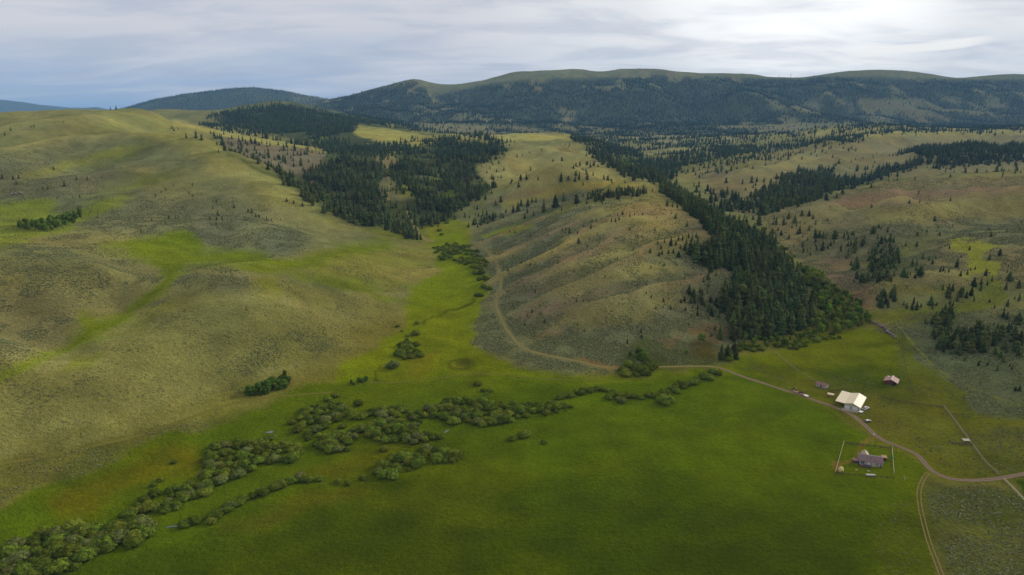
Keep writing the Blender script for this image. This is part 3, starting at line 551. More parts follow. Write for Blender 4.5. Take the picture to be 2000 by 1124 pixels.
# ------------------------------------------------------------------ buildings and ranch things
class MB:
    def __init__(s): s.v = []; s.f = []
    def hexa(s, p):                                      # eight corners, bottom four then top four
        k_ = len(s.v); s.v.extend(p); s.f += [(k_+a, k_+b_, k_+c, k_+d) for a, b_, c, d in ((3,2,1,0),(4,5,6,7),(0,1,5,4),(1,2,6,5),(2,3,7,6),(3,0,4,7))]; return s
    def box(s, x0, x1, y0, y1, z0, z1): return s.hexa([(x0,y0,z0),(x1,y0,z0),(x1,y1,z0),(x0,y1,z0),(x0,y0,z1),(x1,y0,z1),(x1,y1,z1),(x0,y1,z1)])
    def slab(s, a, b_, c, d, t):                         # four corners of the upper face, thickness downwards
        return s.hexa([(p[0], p[1], p[2]-t) for p in (a, b_, c, d)]+[a, b_, c, d])
    def prism(s, prof, y0, y1):                          # profile in xz pushed along y
        n = len(prof); k_ = len(s.v); s.v += [(x, y0, z) for x, z in prof]+[(x, y1, z) for x, z in prof]
        s.f += [tuple(range(k_, k_+n)), tuple(range(k_+2*n-1, k_+n-1, -1))]+[(k_+(i+1) % n, k_+i, k_+n+i, k_+n+(i+1) % n) for i in range(n)]; return s
    def tube(s, p, q, r, n=8, caps=True):
        p, q = Vector(p), Vector(q); d = (q-p).normalized(); a = d.orthogonal().normalized(); b_ = d.cross(a); k_ = len(s.v)
        for e in (p, q): s.v += [tuple(e+(a*math.cos(6.283*i/n)+b_*math.sin(6.283*i/n))*r) for i in range(n)]
        s.f += [(k_+i, k_+(i+1) % n, k_+n+(i+1) % n, k_+n+i) for i in range(n)]
        if caps: s.f += [tuple(range(k_+n-1, k_-1, -1)), tuple(range(k_+n, k_+2*n))]
        return s
    def ball(s, c, rx, ry, rz, nu=12, nv=7, lo=-1.57, hi=1.57):
        k_ = len(s.v)
        for j in range(nv+1):
            e = lo+(hi-lo)*j/nv
            for i in range(nu): a = 6.283*i/nu; s.v.append((c[0]+rx*math.cos(e)*math.cos(a), c[1]+ry*math.cos(e)*math.sin(a), c[2]+rz*math.sin(e)))
        for j in range(nv):
            for i in range(nu): a = k_+j*nu+i; b_ = k_+j*nu+(i+1) % nu; s.f.append((a, b_, b_+nu, a+nu))
        return s
    def build(s, name, material, parent=None, smooth=False, bevel=0):
        me_ = bpy.data.meshes.new(name); me_.from_pydata(s.v, [], s.f); me_.update()
        if smooth: me_.polygons.foreach_set('use_smooth', np.ones(len(me_.polygons), bool))
        me_.materials.append(material); o = link(bpy.data.objects.new(name, me_), parent)
        if bevel: b_ = o.modifiers.new('bevel', 'BEVEL'); b_.width = bevel; b_.segments = 2
        return o
def root(name, label, cat, px, py, deg, group=None, dz=0.0):
    c = cast(px, py); o = bpy.data.objects.new(name, None); SC.collection.objects.link(o); o.empty_display_size = .5
    o.location = (c[0], c[1], float(height(c[0], c[1]))+dz); o.rotation_euler = (0, 0, math.radians(deg)); tag(o, label, cat, group); return o
def ribbed(name, c, pitch=1.4, axis=0, rough=.45, var=.08, wear=None):
    m, N = mat(name); tc = N.n('ShaderNodeTexCoord'); sp = N.n('ShaderNodeSeparateXYZ', {0: tc.outputs['Object']})
    n_ = N.n('ShaderNodeTexNoise', {'Vector': tc.outputs['Object'], 'Scale': .6, 'Detail': 6.0, 'Roughness': .65}); r_ = N.n('ShaderNodeMapRange', {0: n_.outputs[0], 1: .25, 2: .75, 3: 1-var, 4: 1+var})
    f_ = N.m('FRACT', N.m('MULTIPLY', sp.outputs[axis], pitch)); ln = N.n('ShaderNodeMapRange', {0: f_, 1: .0, 2: .12, 3: .86, 4: 1.0})
    cc = N.n('ShaderNodeVectorMath', {0: tuple(c), 3: N.m('MULTIPLY', r_, ln)}, operation='SCALE'); base_ = cc.outputs[0]
    if wear is not None: base_ = N.mix(N.n('ShaderNodeMapRange', {0: n_.outputs[0], 1: .45, 2: .62, 3: 0.0, 4: .8}), cc.outputs[0], wear).outputs[2]
    out(N, N.n('ShaderNodeBsdfPrincipled', {'Base Color': base_, 'Roughness': rough, 'Specular IOR Level': .35, 'Normal': N.n('ShaderNodeBump', {'Strength': .6, 'Distance': .05, 'Height': f_})})); return m
M_ROOF = ribbed('cream_metal_roof', A(222, 206, 170, .78), 1.1, 1, .5, .05); M_WALL = ribbed('pale_green_siding', A(168, 168, 138), 1.1, 0, .6, .05); M_WALLY = ribbed('pale_green_siding_side', A(172, 172, 142), 1.1, 1, .6, .05)
M_WHITE = plain_mat('white_paint', A(206, 202, 196), .6, .06, 3); M_DARK = plain_mat('dark_interior', A(38, 32, 28), .9); M_CONC = plain_mat('pale_concrete', A(164, 152, 128), .85, .12, 1.5)
M_GLASS = plain_mat('window_glass', A(60, 78, 84), .15, .05, 1, spec=.6); M_BLUE = plain_mat('pale_blue_paint', A(130, 156, 172), .6, .06)
M_RUST = ribbed('rusty_brown_roof', A(148, 112, 98), 1.3, 1, .7, .16, A(128, 96, 84)); M_LOG = ribbed('brown_boards', A(96, 62, 44), 3.2, 0, .85, .2)
M_SHIN = ribbed('mauve_shingles', A(110, 90, 90), 2.4, 1, .85, .10); M_CABR = ribbed('red_brown_roof', A(134, 98, 90), 1.8, 0, .8, .14); M_HW = ribbed('grey_cream_siding', A(176, 164, 148), 4.0, 2, .7, .06)
M_WOOD = plain_mat('weathered_wood', A(112, 94, 84), .85, .2, 4, stretch=(1, 6, 1)); M_DECK = plain_mat('dark_deck_wood', A(84, 68, 72), .85, .2, 4); M_TAN = plain_mat('tan_boards', A(160, 128, 92), .85, .15, 4)
M_TYRE = plain_mat('black_rubber', A(28, 28, 28), .8); M_RED = plain_mat('faded_red_paint', A(140, 70, 62), .6, .15); M_STEEL = plain_mat('galvanised_metal', A(150, 150, 150), .5, .1); M_DKP = plain_mat('dark_paint', A(52, 50, 58), .5, .1)
M_YEL = plain_mat('cream_plastic', A(202, 182, 120), .6, .08, 2); M_PINK = plain_mat('pink_paint', A(190, 130, 150), .5, .05); M_STONE = plain_mat('grey_stone', A(128, 122, 118), .9, .2, 3); M_GRN = plain_mat('green_fabric', A(60, 118, 84), .8, .1)
M_POST = plain_mat('grey_fence_wood', A(132, 122, 96), .9, .2, 3); M_PALE = plain_mat('pale_fence_wood', A(176, 164, 132), .85, .15, 3); M_DKF = plain_mat('dark_fence_wood', A(70, 62, 44), .9, .2, 3)
# metal barn: x along the front, y away along the side wall
b = root('metal_barn', 'large metal barn with cream roof, open lean-to and two white garage doors', 'barn', 1663, 801, -36); b.scale = (1.13, 1.1, 1.05)
Wd, Ld = 9.2, 17.0; x0, x1 = -3.6, 3.9; xr = .4
he, hl, hr = 2.6, 3.1, 4.2
MB().prism([(x0, 0), (x1, 0), (x1, he), (xr, hr-.12), (x0, hl)], .0, Ld).build('wall', M_WALL, b)
fo = -.45; bo = Ld+.45
MB().slab((xr, fo, hr+.06), (x1+.35, fo, he-.10), (x1+.35, bo, he-.10), (xr, bo, hr+.06), .12).build('roof', M_ROOF, b)
MB().slab((x0, fo, hl+.16), (xr-.003, fo, hr+.06), (xr-.003, bo, hr+.06), (x0, bo, hl+.16), .12).build('roof', M_ROOF, b)
MB().slab((x0-4.6, fo, hl+.45), (x0-.003, fo, hl+.14), (x0-.003, bo, hl+.14), (x0-4.6, bo, hl+.45), .14).build('lean_to_roof', M_ROOF, b)
MB().box(xr-.18, xr+.18, fo, bo, hr+.05, hr+.13).build('ridge_cap', M_ROOF, b)
for yy in (.1, 5.7, 11.3, Ld-.1): MB().box(x0-4.4, x0-4.2, yy-.1, yy+.1, -.3, hl+.3).build('lean_to_post', M_WOOD, b)
MB().box(x0-4.3, x0-.05, Ld-.3, Ld-.2, 0, hl+.1).build('lean_to_back_wall', M_LOG, b)
for xx in (-3.4, .35): MB().box(xx, xx+2.4, -.08, .0, .05, 2.15).build('garage_door', M_WHITE, b)
o = MB().box(-.75, -.1, -.07, 0, .0, 2.05).build('door', M_BLUE, b); MB().box(-.3, -.22, -.12, -.07, .95, 1.05).build('handle', M_STEEL, o)
o = MB().box(3.0, 3.6, -.07, 0, .0, 2.05).build('door', M_BLUE, b); MB().box(3.4, 3.48, -.12, -.07, .95, 1.05).build('handle', M_STEEL, o)
for xx in (-3.4, .35):
    for zz_ in (.55, 1.05, 1.55): MB().box(xx+.02, xx+2.38, -.1, -.08, zz_, zz_+.04).build('door_joint', M_STEEL, b)
MB().box(x0-.9, x1-.5, -3.0, -.1, -.3, .12).build('concrete_apron', M_CONC, b)
# brown barn
b = root('brown_barn', 'low brown timber barn with rusty gable roof and white ridge, right of the others', 'barn', 1739, 752, -35); b.scale = (.86, .86, 1)
MB().prism([(-4.2, 0), (4.2, 0), (4.2, 1.9), (.35, 3.5), (-4.2, 2.1)], 0, 9).build('wall', M_LOG, b)
MB().slab((.35, -.9, 3.75), (4.9, -.9, 1.95), (4.9, 9.6, 1.95), (.35, 9.6, 3.75), .1).build('roof', M_RUST, b); MB().slab((-4.9, -.9, 2.2), (.347, -.9, 3.75), (.347, 9.6, 3.75), (-4.9, 9.6, 2.2), .1).build('roof', M_RUST, b)
MB().box(.1, .62, -.95, 9.65, 3.74, 3.86).build('ridge_cap', M_WHITE, b); MB().box(1.2, 3.5, -.06, 0, 0, 1.9).build('door_opening', M_DARK, b); MB().box(-3.4, -1.4, 8.3, 9.5, 2.85, 3.05).build('roof_sheet', M_WHITE, b)
# cabin
b = root('cabin', 'small white cabin with reddish roof beside the fence end', 'cabin', 1603, 757, -47)
MB().prism([(0, 0), (4, 0), (4, 2.0), (2, 2.75), (0, 2.0)], -3.3, 3.3).build('wall', M_HW, b).rotation_euler = (0, 0, math.radians(90))
w_ = b.children[0]; w_.location = (0, 0, 0)
MB().slab((-3.6, -.35, 1.95), (3.6, -.35, 1.95), (3.6, 2.0, 2.9), (-3.6, 2.0, 2.9), .1).build('roof', M_CABR, b); MB().slab((3.6, 4.35, 1.95), (-3.6, 4.35, 1.95), (-3.6, 2.003, 2.9), (3.6, 2.003, 2.9), .1).build('roof', M_CABR, b)
MB().box(-.35, .45, -.06, 0, 0, 1.75).build('door', M_DARK, b)
for xx in (-2.4, 1.5): w_ = MB().box(xx, xx+.8, -.05, 0, .9, 1.5).build('window', M_WHITE, b); MB().box(xx+.08, xx+.72, -.07, -.05, .98, 1.42).build('pane', M_GLASS, w_)
mb = MB(); r_ = random.Random(3)
for i in range(26): x = r_.uniform(-4, 3.4); y = r_.uniform(-1.7, -.5); s_ = r_.uniform(.15, .35); mb.box(x, x+s_, y, y+s_, -.1, r_.uniform(.12, .3))
tag(mb.build('stone_pile', M_STONE, b), kind='stuff')
# open shelters
def shelter(px, py, deg, w, d, h, label, roof_m, tilt=.3):
    b = root('open_shelter', label, 'shelter', px, py, deg)
    for sx in (-1, 1):
        for sy in (-1, 1): MB().box(sx*w*.45-.07, sx*w*.45+.07, sy*d*.42-.07, sy*d*.42+.07, -.3, h+(.0 if sy < 0 else tilt)-.05).build('post', M_WOOD, b)
    MB().slab((-w/2, -d/2, h), (w/2, -d/2, h), (w/2, d/2, h+tilt), (-w/2, d/2, h+tilt), .08).build('roof', roof_m, b); return b
b = shelter(1622, 775, -35, 3.8, 2.2, 1.7, 'small open shelter with flat cream roof left of the metal barn', M_ROOF)
MB().box(-1.2, .2, -.6, .4, 0, .8).build('firewood_stack', M_RED, b)
b = shelter(1886, 865, -6, 3.6, 2.2, 1.6, 'small open shelter with pale flat roof beside the right pasture fence', M_CONC)
# house
b = root('house', 'single-storey house with mauve shingle roof and dark deck inside the fenced yard', 'house', 1699, 904, -20)
hw, hd = 5.2, 3.7
MB().prism([(-hd, 0), (hd, 0), (hd, 2.4), (0, 3.75), (-hd, 2.4)], -hw, hw).build('wall', M_HW, b).rotation_euler = (0, 0, math.radians(90))
MB().slab((-hw-.4, -hd-.45, 2.36), (hw+.4, -hd-.45, 2.36), (hw+.4, 0, 3.95), (-hw-.4, 0, 3.95), .12).build('roof', M_SHIN, b); MB().slab((hw+.4, hd+.45, 2.36), (-hw-.4, hd+.45, 2.36), (-hw-.4, .003, 3.95), (hw+.4, .003, 3.95), .12).build('roof', M_SHIN, b)
for x, y, s_ in ((-1.2, -.7, .22), (-.1, -1.8, .16), (2.9, -1.9, .22), (1.4, -3.2, .16)): z = 3.95-abs(y)*.367; MB().box(x, x+s_, y-s_/2, y+s_/2, z-.2, z+.38).build('roof_vent', M_STEEL if s_ > .2 else M_DARK, b)
o = MB().box(-4.8, -2.9, -hd-.04, -hd, .5, 2.0).build('window', M_WHITE, b); MB().box(-4.7, -3.9, -hd-.06, -hd-.04, .6, 1.9).build('pane', M_GLASS, o); MB().box(-3.8, -3.0, -hd-.06, -hd-.04, .6, 1.9).build('pane', M_GLASS, o)
o = MB().box(-1.6, -.6, -hd-.04, -hd, .05, 2.05).build('door', M_WHITE, b); MB().box(-.8, -.72, -hd-.09, -hd-.04, .95, 1.05).build('handle', M_STEEL, o)
MB().box(.3, 1.7, -hd-.7, -hd-.003, 0, 2.2).build('chimney_box', M_HW, b)
for xx in (2.2, 3.9): o = MB().box(xx, xx+.9, -hd-.04, -hd, 1.0, 1.8).build('window', M_WHITE, b); MB().box(xx+.08, xx+.82, -hd-.06, -hd-.04, 1.07, 1.73).build('pane', M_GLASS, o)
o = MB().box(-5.4, -.6, -hd-3.0, -hd-.07, .25, .4).build('deck', M_DECK, b)
for xx in (-5.3, -3.7, -2.2, -.75): MB().box(xx, xx+.1, -hd-2.95, -hd-2.85, -.3, 1.3).build('deck_post', M_DECK, o)
MB().box(-5.35, -.65, -hd-2.95, -hd-2.87, 1.2, 1.3).build('deck_rail', M_DECK, o); MB().box(-5.35, -.65, -hd-2.93, -hd-2.89, .7, .76).build('deck_rail', M_DECK, o)
MB().box(-4.9, -3.9, -hd-1.6, -hd-.9, .4, .85).build('bench', M_TAN, o)
MB().box(-hw-2.9, -hw-.1, -3.4, -.9, -.1, .2).build('side_step', M_DECK, b); MB().slab((-hw-3.0, -3.5, 1.6), (-hw-.02, -3.5, 1.6), (-hw-.02, -.8, 1.8), (-hw-3.0, -.8, 1.8), .1).build('side_porch_roof', M_RUST, b)
for xx in (-hw-2.85, -hw-.3): MB().box(xx, xx+.12, -3.35, -3.23, 0, 1.55).build('porch_post', M_WOOD, b)
MB().prism([(-1.4, 0), (1.4, 0), (1.4, 2.5), (0, 3.5), (-1.7, 2.5)], hd-.6, hd+2.4).build('rear_porch_wall', M_HW, b).location = (-2.0, 0, 0)
MB().slab((-2.0, hd-2.6, 3.9), (-.3, hd-1.2, 2.55), (-.3, hd+2.7, 2.55), (-2.0, hd+2.7, 3.9), .1).build('rear_porch_roof', M_CONC, b); MB().slab((-3.7, hd-1.2, 2.55), (-2.003, hd-2.6, 3.9), (-2.003, hd+2.7, 3.9), (-3.7, hd+2.7, 2.55), .1).build('rear_porch_roof', M_CONC, b)
# shed, dome, tank and yard things
b = root('wooden_shed', 'small brown wooden shed with tan roof at the right end of the house', 'shed', 1726, 899, -17)
MB().box(-1.0, 1.1, -.9, 1.1, 0, 1.75).build('wall', M_LOG, b); MB().slab((-1.2, -1.1, 1.78), (1.3, -1.1, 1.78), (1.3, 1.3, 2.15), (-1.2, 1.3, 2.15), .08).build('roof', M_TAN, b); MB().box(-.4, .4, -.95, -.9, 0, 1.5).build('door', M_DARK, b)
b = root('yard_dome', 'cream dome-shaped hut in the lower left corner of the house yard', 'hut', 1642, 922, 0)
MB().ball((0, 0, 1.15), 1.25, 1.4, 1.65, 16, 8, -.75, 1.57).build('shell', M_YEL, b, True); MB().ball((0, -1.18, .75), .42, .28, .42).build('opening', M_DARK, b, True)
b = root('propane_tank', 'long white propane tank lying outside the lower yard fence', 'tank', 1700, 931, -8)
mb = MB(); mb.tube((-1.8, 0, .75), (1.8, 0, .75), .52, 14, False); mb.ball((-1.8, 0, .75), .42, .52, .52, 14, 8); mb.ball((1.8, 0, .75), .42, .52, .52, 14, 8); mb.build('tank_shell', M_WHITE, b, True)
for xx in (-1.2, 1.0): MB().box(xx, xx+.2, -.4, .4, -.1, .4).build('leg', M_PINK, b)
MB().tube((0, 0, 1.2), (0, 0, 1.45), .16, 8).build('valve_cover', M_PINK, b)
for px, py, l in ((1672.5, 918.5, 'pale concrete block on the lawn left of the deck'), (1696, 921, 'pale concrete block on the lawn below the deck')):
    o = MB().box(-.55, .55, -.25, .25, -.05, .3).build('concrete_block', M_CONC, None, bevel=.03); c = cast(px, py); o.location = (c[0], c[1], c[2]); o.rotation_euler = (0, 0, -.2); tag(o, l, 'block')
b = root('yard_bin', 'dark bin standing at the right corner of the house', 'bin', 1720.5, 914, 0); MB().tube((0, 0, 0), (0, 0, .9), .38, 10).build('bin_body', M_DKP, b); MB().tube((0, 0, .9), (0, 0, .98), .42, 10).build('lid', M_STEEL, b)
# vehicles
def wheels(b, xs, y, r, w=.22, name='wheel'):
    for x in xs:
        for s_ in (-1, 1):
            o = MB().tube((x, s_*y-w/2, r), (x, s_*y+w/2, r), r, 14).build(name, M_TYRE, b); MB().tube((x, s_*(y+w/2)-.012, r), (x, s_*(y+w/2)+.012, r), r*.55, 10).build('rim', M_STEEL, o)
b = root('pickup_truck', 'white pickup truck parked beside the right wall of the metal barn', 'truck', 1690.5, 800, 35)
MB().prism([(-2.7, .45), (2.55, .45), (2.7, .7), (2.6, 1.0), (1.25, 1.12), (-2.7, 1.12)], -.95, .95).build('body', M_WHITE, b, bevel=.05)
MB().hexa([(-.95, -.86, 1.12), (1.25, -.86, 1.12), (1.25, .86, 1.12), (-.95, .86, 1.12), (-.75, -.7, 1.78), (.55, -.7, 1.78), (.55, .7, 1.78), (-.75, .7, 1.78)]).build('cab', M_WHITE, b, bevel=.04)
MB().slab((.63, -.70, 1.74), (1.20, -.80, 1.20), (1.20, .80, 1.20), (.63, .70, 1.74), -.03).build('windscreen', M_GLASS, b)
for s_ in (-1, 1): MB().hexa([(-.8, s_*.86, 1.18), (1.0, s_*.86, 1.18), (1.0, s_*.83, 1.18), (-.8, s_*.83, 1.18), (-.7, s_*.765, 1.68), (.5, s_*.765, 1.68), (.5, s_*.71, 1.68), (-.7, s_*.71, 1.68)]).build('side_window', M_GLASS, b)
MB().box(-2.6, -1.05, -.8, .8, 1.121, 1.135).build('load_bed', M_DKP, b); wheels(b, (-1.75, 1.75), .88, .4)
for s_ in (-1, 1): MB().box(2.6, 2.72, s_*.72-.16, s_*.72+.16, .75, .92).build('headlight', M_GLASS, b)
b = root('flatbed_trailer', 'low white flat trailer hitched behind the white pickup', 'trailer', 1681, 806, 35)
MB().box(-2.0, 1.6, -1.0, 1.0, .5, .62).build('deck', M_WHITE, b); MB().box(1.6, 2.9, -.06, .06, .42, .54).build('drawbar', M_STEEL, b); wheels(b, (-.6, .2), .95, .3); MB().box(-2.0, -1.9, -1, 1, .62, .95).build('tailboard', M_STEEL, b)
b = root('parked_car', 'small dark car with white roof parked where the road bends', 'car', 1695, 825, 26)
MB().prism([(-1.9, .35), (1.9, .35), (2.0, .75), (1.0, .92), (-1.9, .95)], -.82, .82).build('body', M_DKP, b, bevel=.06)
MB().hexa([(-1.7, -.75, .95), (.95, -.75, .93), (.95, .75, .93), (-1.7, .75, .95), (-1.45, -.62, 1.42), (.3, -.62, 1.42), (.3, .62, 1.42), (-1.45, .62, 1.42)]).build('cabin', M_GLASS, b)
MB().box(-1.5, .35, -.66, .66, 1.42, 1.48).build('roof', M_WHITE, b, bevel=.02); MB().box(1.15, 1.95, -.7, .7, .9, .95).build('bonnet', M_WHITE, b); MB().box(-1.96, -1.9, -.4, .4, .6, .8).build('tail_panel', M_PINK, b); wheels(b, (-1.2, 1.25), .75, .32)
b = root('loaded_trailer', 'long flatbed trailer loaded with an old tractor beside the dirt road', 'trailer', 1563, 771, -62)
MB().box(-5.2, 5.6, -1.15, 1.15, .75, .95).build('deck', M_TAN, b); MB().box(3.2, 5.7, -1.16, 1.16, .951, 1.05).build('ramp', M_WHITE, b); wheels(b, (2.2, 3.1), 1.05, .42); MB().box(-6.6, -5.2, -.1, .1, .7, .85).build('drawbar', M_DKP, b)
MB().box(-1.6, .1, -.7, .5, .95, 1.5).build('machinery', M_DKP, b); MB().box(-.6, 1.9, .75, 1.05, .95, 1.7).build('machinery', M_DKP, b); MB().box(1.0, 2.3, -.9, .2, .95, 1.3).build('crate', M_RUST, b)
b = root('old_tractor', 'old faded red tractor standing on the far end of the loaded trailer', 'tractor', 1551.5, 765.5, -62, dz=.95)
MB().box(-.2, 1.5, -.3, .3, .7, 1.25).build('bonnet', M_RED, b, bevel=.05); MB().box(-1.2, -.2, -.35, .35, .55, .9).build('body', M_RED, b); MB().box(-1.1, -.6, -.3, .3, .9, 1.4).build('seat', M_DKP, b)
for s_ in (-1, 1):
    o = MB().tube((-.9, s_*.7-.16, .7), (-.9, s_*.7+.16, .7), .7, 14).build('wheel', M_TYRE, b); MB().tube((-.9, s_*.87-.01, .7), (-.9, s_*.87+.01, .7), .4, 10).build('rim', M_BLUE, o)
    o = MB().tube((1.2, s_*.45-.1, .4), (1.2, s_*.45+.1, .4), .4, 12).build('wheel', M_TYRE, b); MB().tube((1.2, s_*.56-.01, .4), (1.2, s_*.56+.01, .4), .2, 8).build('rim', M_BLUE, o)
b = root('mail_barrel', 'pale lilac barrel on a post beside the dirt road above the yard', 'barrel', 1706, 853, 0); MB().tube((0, 0, 0), (0, 0, .7), .08, 6).build('post', M_WOOD, b); MB().tube((0, 0, .7), (0, 0, 1.6), .3, 10).build('barrel_body', M_WHITE, b)
b = root('dead_stump', 'pale broken tree stump leaning beside the two-track', 'stump', 1766.5, 938, 0); MB().tube((.3, 0, -.2), (-.15, .1, 1.9), .16, 7).tube((-.15, .1, 1.9), (-.6, .1, 2.9), .08, 6).build('trunk', M_PALE, b); MB().tube((.1, 0, .9), (.7, .1, 1.5), .06, 5).build('limb', M_PALE, b)
for px, h_, l in ((1521, 22, 'left of two thin masts on the mountain skyline'), (1544, 34, 'taller right mast of two on the mountain skyline')):
    b = root('radio_mast', l, 'mast', px, 154, 0); MB().tube((0, 0, -6), (0, 0, h_), 1.0, 6).build('mast_pole', M_STEEL, b); MB().box(-2.2, 2.2, -1, 1, h_*.8, h_*.9).build('antenna', M_STEEL, b)
# ------------------------------------------------------------------ fences
def fence(pts, label, m_, gap=3.0, h=1.2, rails=(.5, 1.0), r=.07, rr_=.045, group=None, buck=False, lean=.1, wire=False):
    C = path_world(pts, gap) if len(pts) > 2 else None
    if C is None:
        a, b_ = cast(*pts[0]), cast(*pts[1]); n = max(2, int(math.hypot(b_[0]-a[0], b_[1]-a[1])/gap)+1); t = np.linspace(0, 1, n); C = np.c_[a[0]+(b_[0]-a[0])*t, a[1]+(b_[1]-a[1])*t]
    Z = height(C[:, 0], C[:, 1]); o0 = (C[0, 0], C[0, 1], float(Z[0])); b = bpy.data.objects.new('fence', None); SC.collection.objects.link(b); b.location = o0; tag(b, label, 'fence', group)
    ps_, rs_ = MB(), MB(); rd = random.Random(len(C))
    P = [Vector((x-o0[0], y-o0[1], z-o0[2])) for (x, y), z in zip(C, Z)]
    for i, p in enumerate(P):
        d = (P[min(i+1, len(P)-1)]-P[max(i-1, 0)]).normalized(); s_ = Vector((d.y, -d.x, 0))
        if buck:
            ps_.tube(p+s_*.75-Vector((0, 0, .1)), p-s_*.15+Vector((0, 0, h)), r, 5); ps_.tube(p-s_*.75-Vector((0, 0, .1)), p+s_*.15+Vector((0, 0, h)), r, 5)
        else: ps_.tube(p-Vector((0, 0, .3)), p+Vector((rd.uniform(-lean, lean), rd.uniform(-lean, lean), h*rd.uniform(.9, 1.08))), r, 6)
    for a, c in zip(P, P[1:]):
        for k_ in rails: j = rd.uniform(-.08, .08)*(not wire); rs_.tube(a+Vector((0, 0, h*k_+j)), c+Vector((0, 0, h*k_-j)), rr_, 4, False)
    tag(ps_.build('post_row', m_, b), kind='stuff'); tag(rs_.build('wire_run' if wire else 'rail_run', m_, b), kind='stuff'); return b
G4 = 'fences round the house yard'
fence([(1648, 865), (1631.5, 924)], 'pale pole fence along the left side of the house yard', M_PALE, 2.4, 1.3, (.4, .7, .95), .10, .07, G4)
fence([(1652, 867.5), (1742, 878)], 'dark wire fence along the top of the house yard', M_DKF, 2.6, 1.3, (.3, .6, .95), .12, .10, G4)  # rails thick and dark, standing for shadow and tall grass
fence([(1742, 876), (1746, 927)], 'pale pole fence along the right side of the house yard', M_PALE, 2.2, 1.3, (.4, .7, .95), .10, .07, G4)
fence([(1631.5, 925.5), (1746, 936)], 'dark low fence along the bottom of the house yard', M_DKF, 2.8, 1.1, (.4, .8), .10, .08, G4)
b = root('green_tarp', 'green cloth hung on the right yard fence', 'cloth', 1743.8, 897, -80); MB().box(-1.6, 1.4, -.14, -.08, .3, 1.15).build('cloth_panel', M_GRN, b)
G5 = 'fences of the pastures'
fence([(1514, 690), (1550, 720), (1591, 745)], 'straight pole fence running from the willows down to the cabin', M_POST, 3.2, 1.4, (.35, .65, .95), .09, .06, G5)
fence([(1843, 795), (1862, 820), (1893, 862), (1925, 905), (1952, 930)], 'buck fence running from the dark rails to the road on the right', M_POST, 2.6, 1.35, (.35, .65, .95), .08, .07, G5, True)
fence([(1960, 938), (1980, 958), (2010, 990)], 'pale buck fence below the road at the right edge', M_PALE, 2.4, 1.4, (.35, .65, .95), .10, .08, G5, True)
fence([(1722, 778), (1770, 788), (1842, 797)], 'dark sagging rail fence right of the metal barn', M_DKF, 2.8, 1.3, (.3, .6, .9), .10, .09, G5)
fence([(1842, 811), (2040, 814)], 'thin dark wire fence across the upper right sagebrush flat', M_DKF, 5, 1.2, (.35, .7, 1), .10, .03, G5, wire=True)
fence([(1762, 660), (1765, 700), (1776, 745), (1786, 775)], 'old brushy wire fence right of the brown barn', M_DKF, 4, 1.2, (.5, .95), .10, .03, G5, wire=True)
fence([(1853, 863), (1858, 868), (1898, 871)], 'small dark pen fence beside the right open shelter', M_DKF, 2.2, 1.3, (.3, .6, .95), .12, .12, G5)
fence([(1618, 766), (1648, 762), (1656, 770)], 'broken dark rails behind the metal barn', M_DKF, 3, 1.1, (.5, .9), .08, .07, G5)
# ------------------------------------------------------------------ plant meshes
def conifer_mesh(name, seed, levels, arms, width, droop=.25, top_pow=.85):
    r = random.Random(seed); v = []; f = []
    def tri(a, b, c): k = len(v); v.extend((a, b, c)); f.append((k, k+1, k+2))
    lean = (r.uniform(-.02, .02), r.uniform(-.02, .02))
    for l in range(levels):
        t = (l+.5*r.random())/levels; z = .06+.92*t; rad = width*(1-t)**top_pow*(.72+.45*r.random())+.010
        if t < .12: rad *= .75
        n = max(4, int(arms*(1-.5*t))); a0 = r.random()*6.28
        for i in range(n):
            a = a0+6.283*i/n+r.uniform(-.3, .3); R = rad*r.uniform(.6, 1.15); dr = droop*R*r.uniform(.3, 1.4)
            th = .085*(1.15-t)+.02; s = .62*R*r.uniform(.7, 1.2)*math.tan(3.14/n)*1.7
            ca, sa_ = math.cos(a), math.sin(a); cx_, cy_ = lean[0]*z, lean[1]*z
            tip = (cx_+ca*R, cy_+sa_*R, z-dr); root = (cx_, cy_, z+th*r.uniform(.5, 1))
            m1 = (cx_+ca*R*.6-sa_*s, cy_+sa_*R*.6+ca*s, z-dr*.9-th*.3); m2 = (cx_+ca*R*.6+sa_*s, cy_+sa_*R*.6-ca*s, z-dr*.9-th*.3)
            low = (cx_, cy_, z-th*1.1)
            tri(root, m1, tip); tri(root, tip, m2); tri(low, tip, m1) if r.random() < .5 else tri(low, m2, tip)
    k = len(v); n = 6
    for i in range(n): a = 6.283*i/n; v.append((math.cos(a)*width*.34, math.sin(a)*width*.34, .10))
    v.append((lean[0], lean[1], 1.0))
    for i in range(n): f.append((k+i, k+(i+1) % n, k+n))
    me = np_mesh(name, v, f); return me
def trunk_mesh(name, r0, r1, z1, n=6, bend=0.0):
    v = []; f = []
    for l in range(3):
        t = l/2; rr_ = r0*(1-t)+r1*t; x = bend*t*t
        for i in range(n): a = 6.283*i/n; v.append((x+rr_*math.cos(a), rr_*math.sin(a), -.03+(z1+.03)*t))
    for l in range(2):
        for i in range(n): a = l*n+i; b = l*n+(i+1) % n; f.append((a, b, b+n, a+n))
    return np_mesh(name, v, f, True)
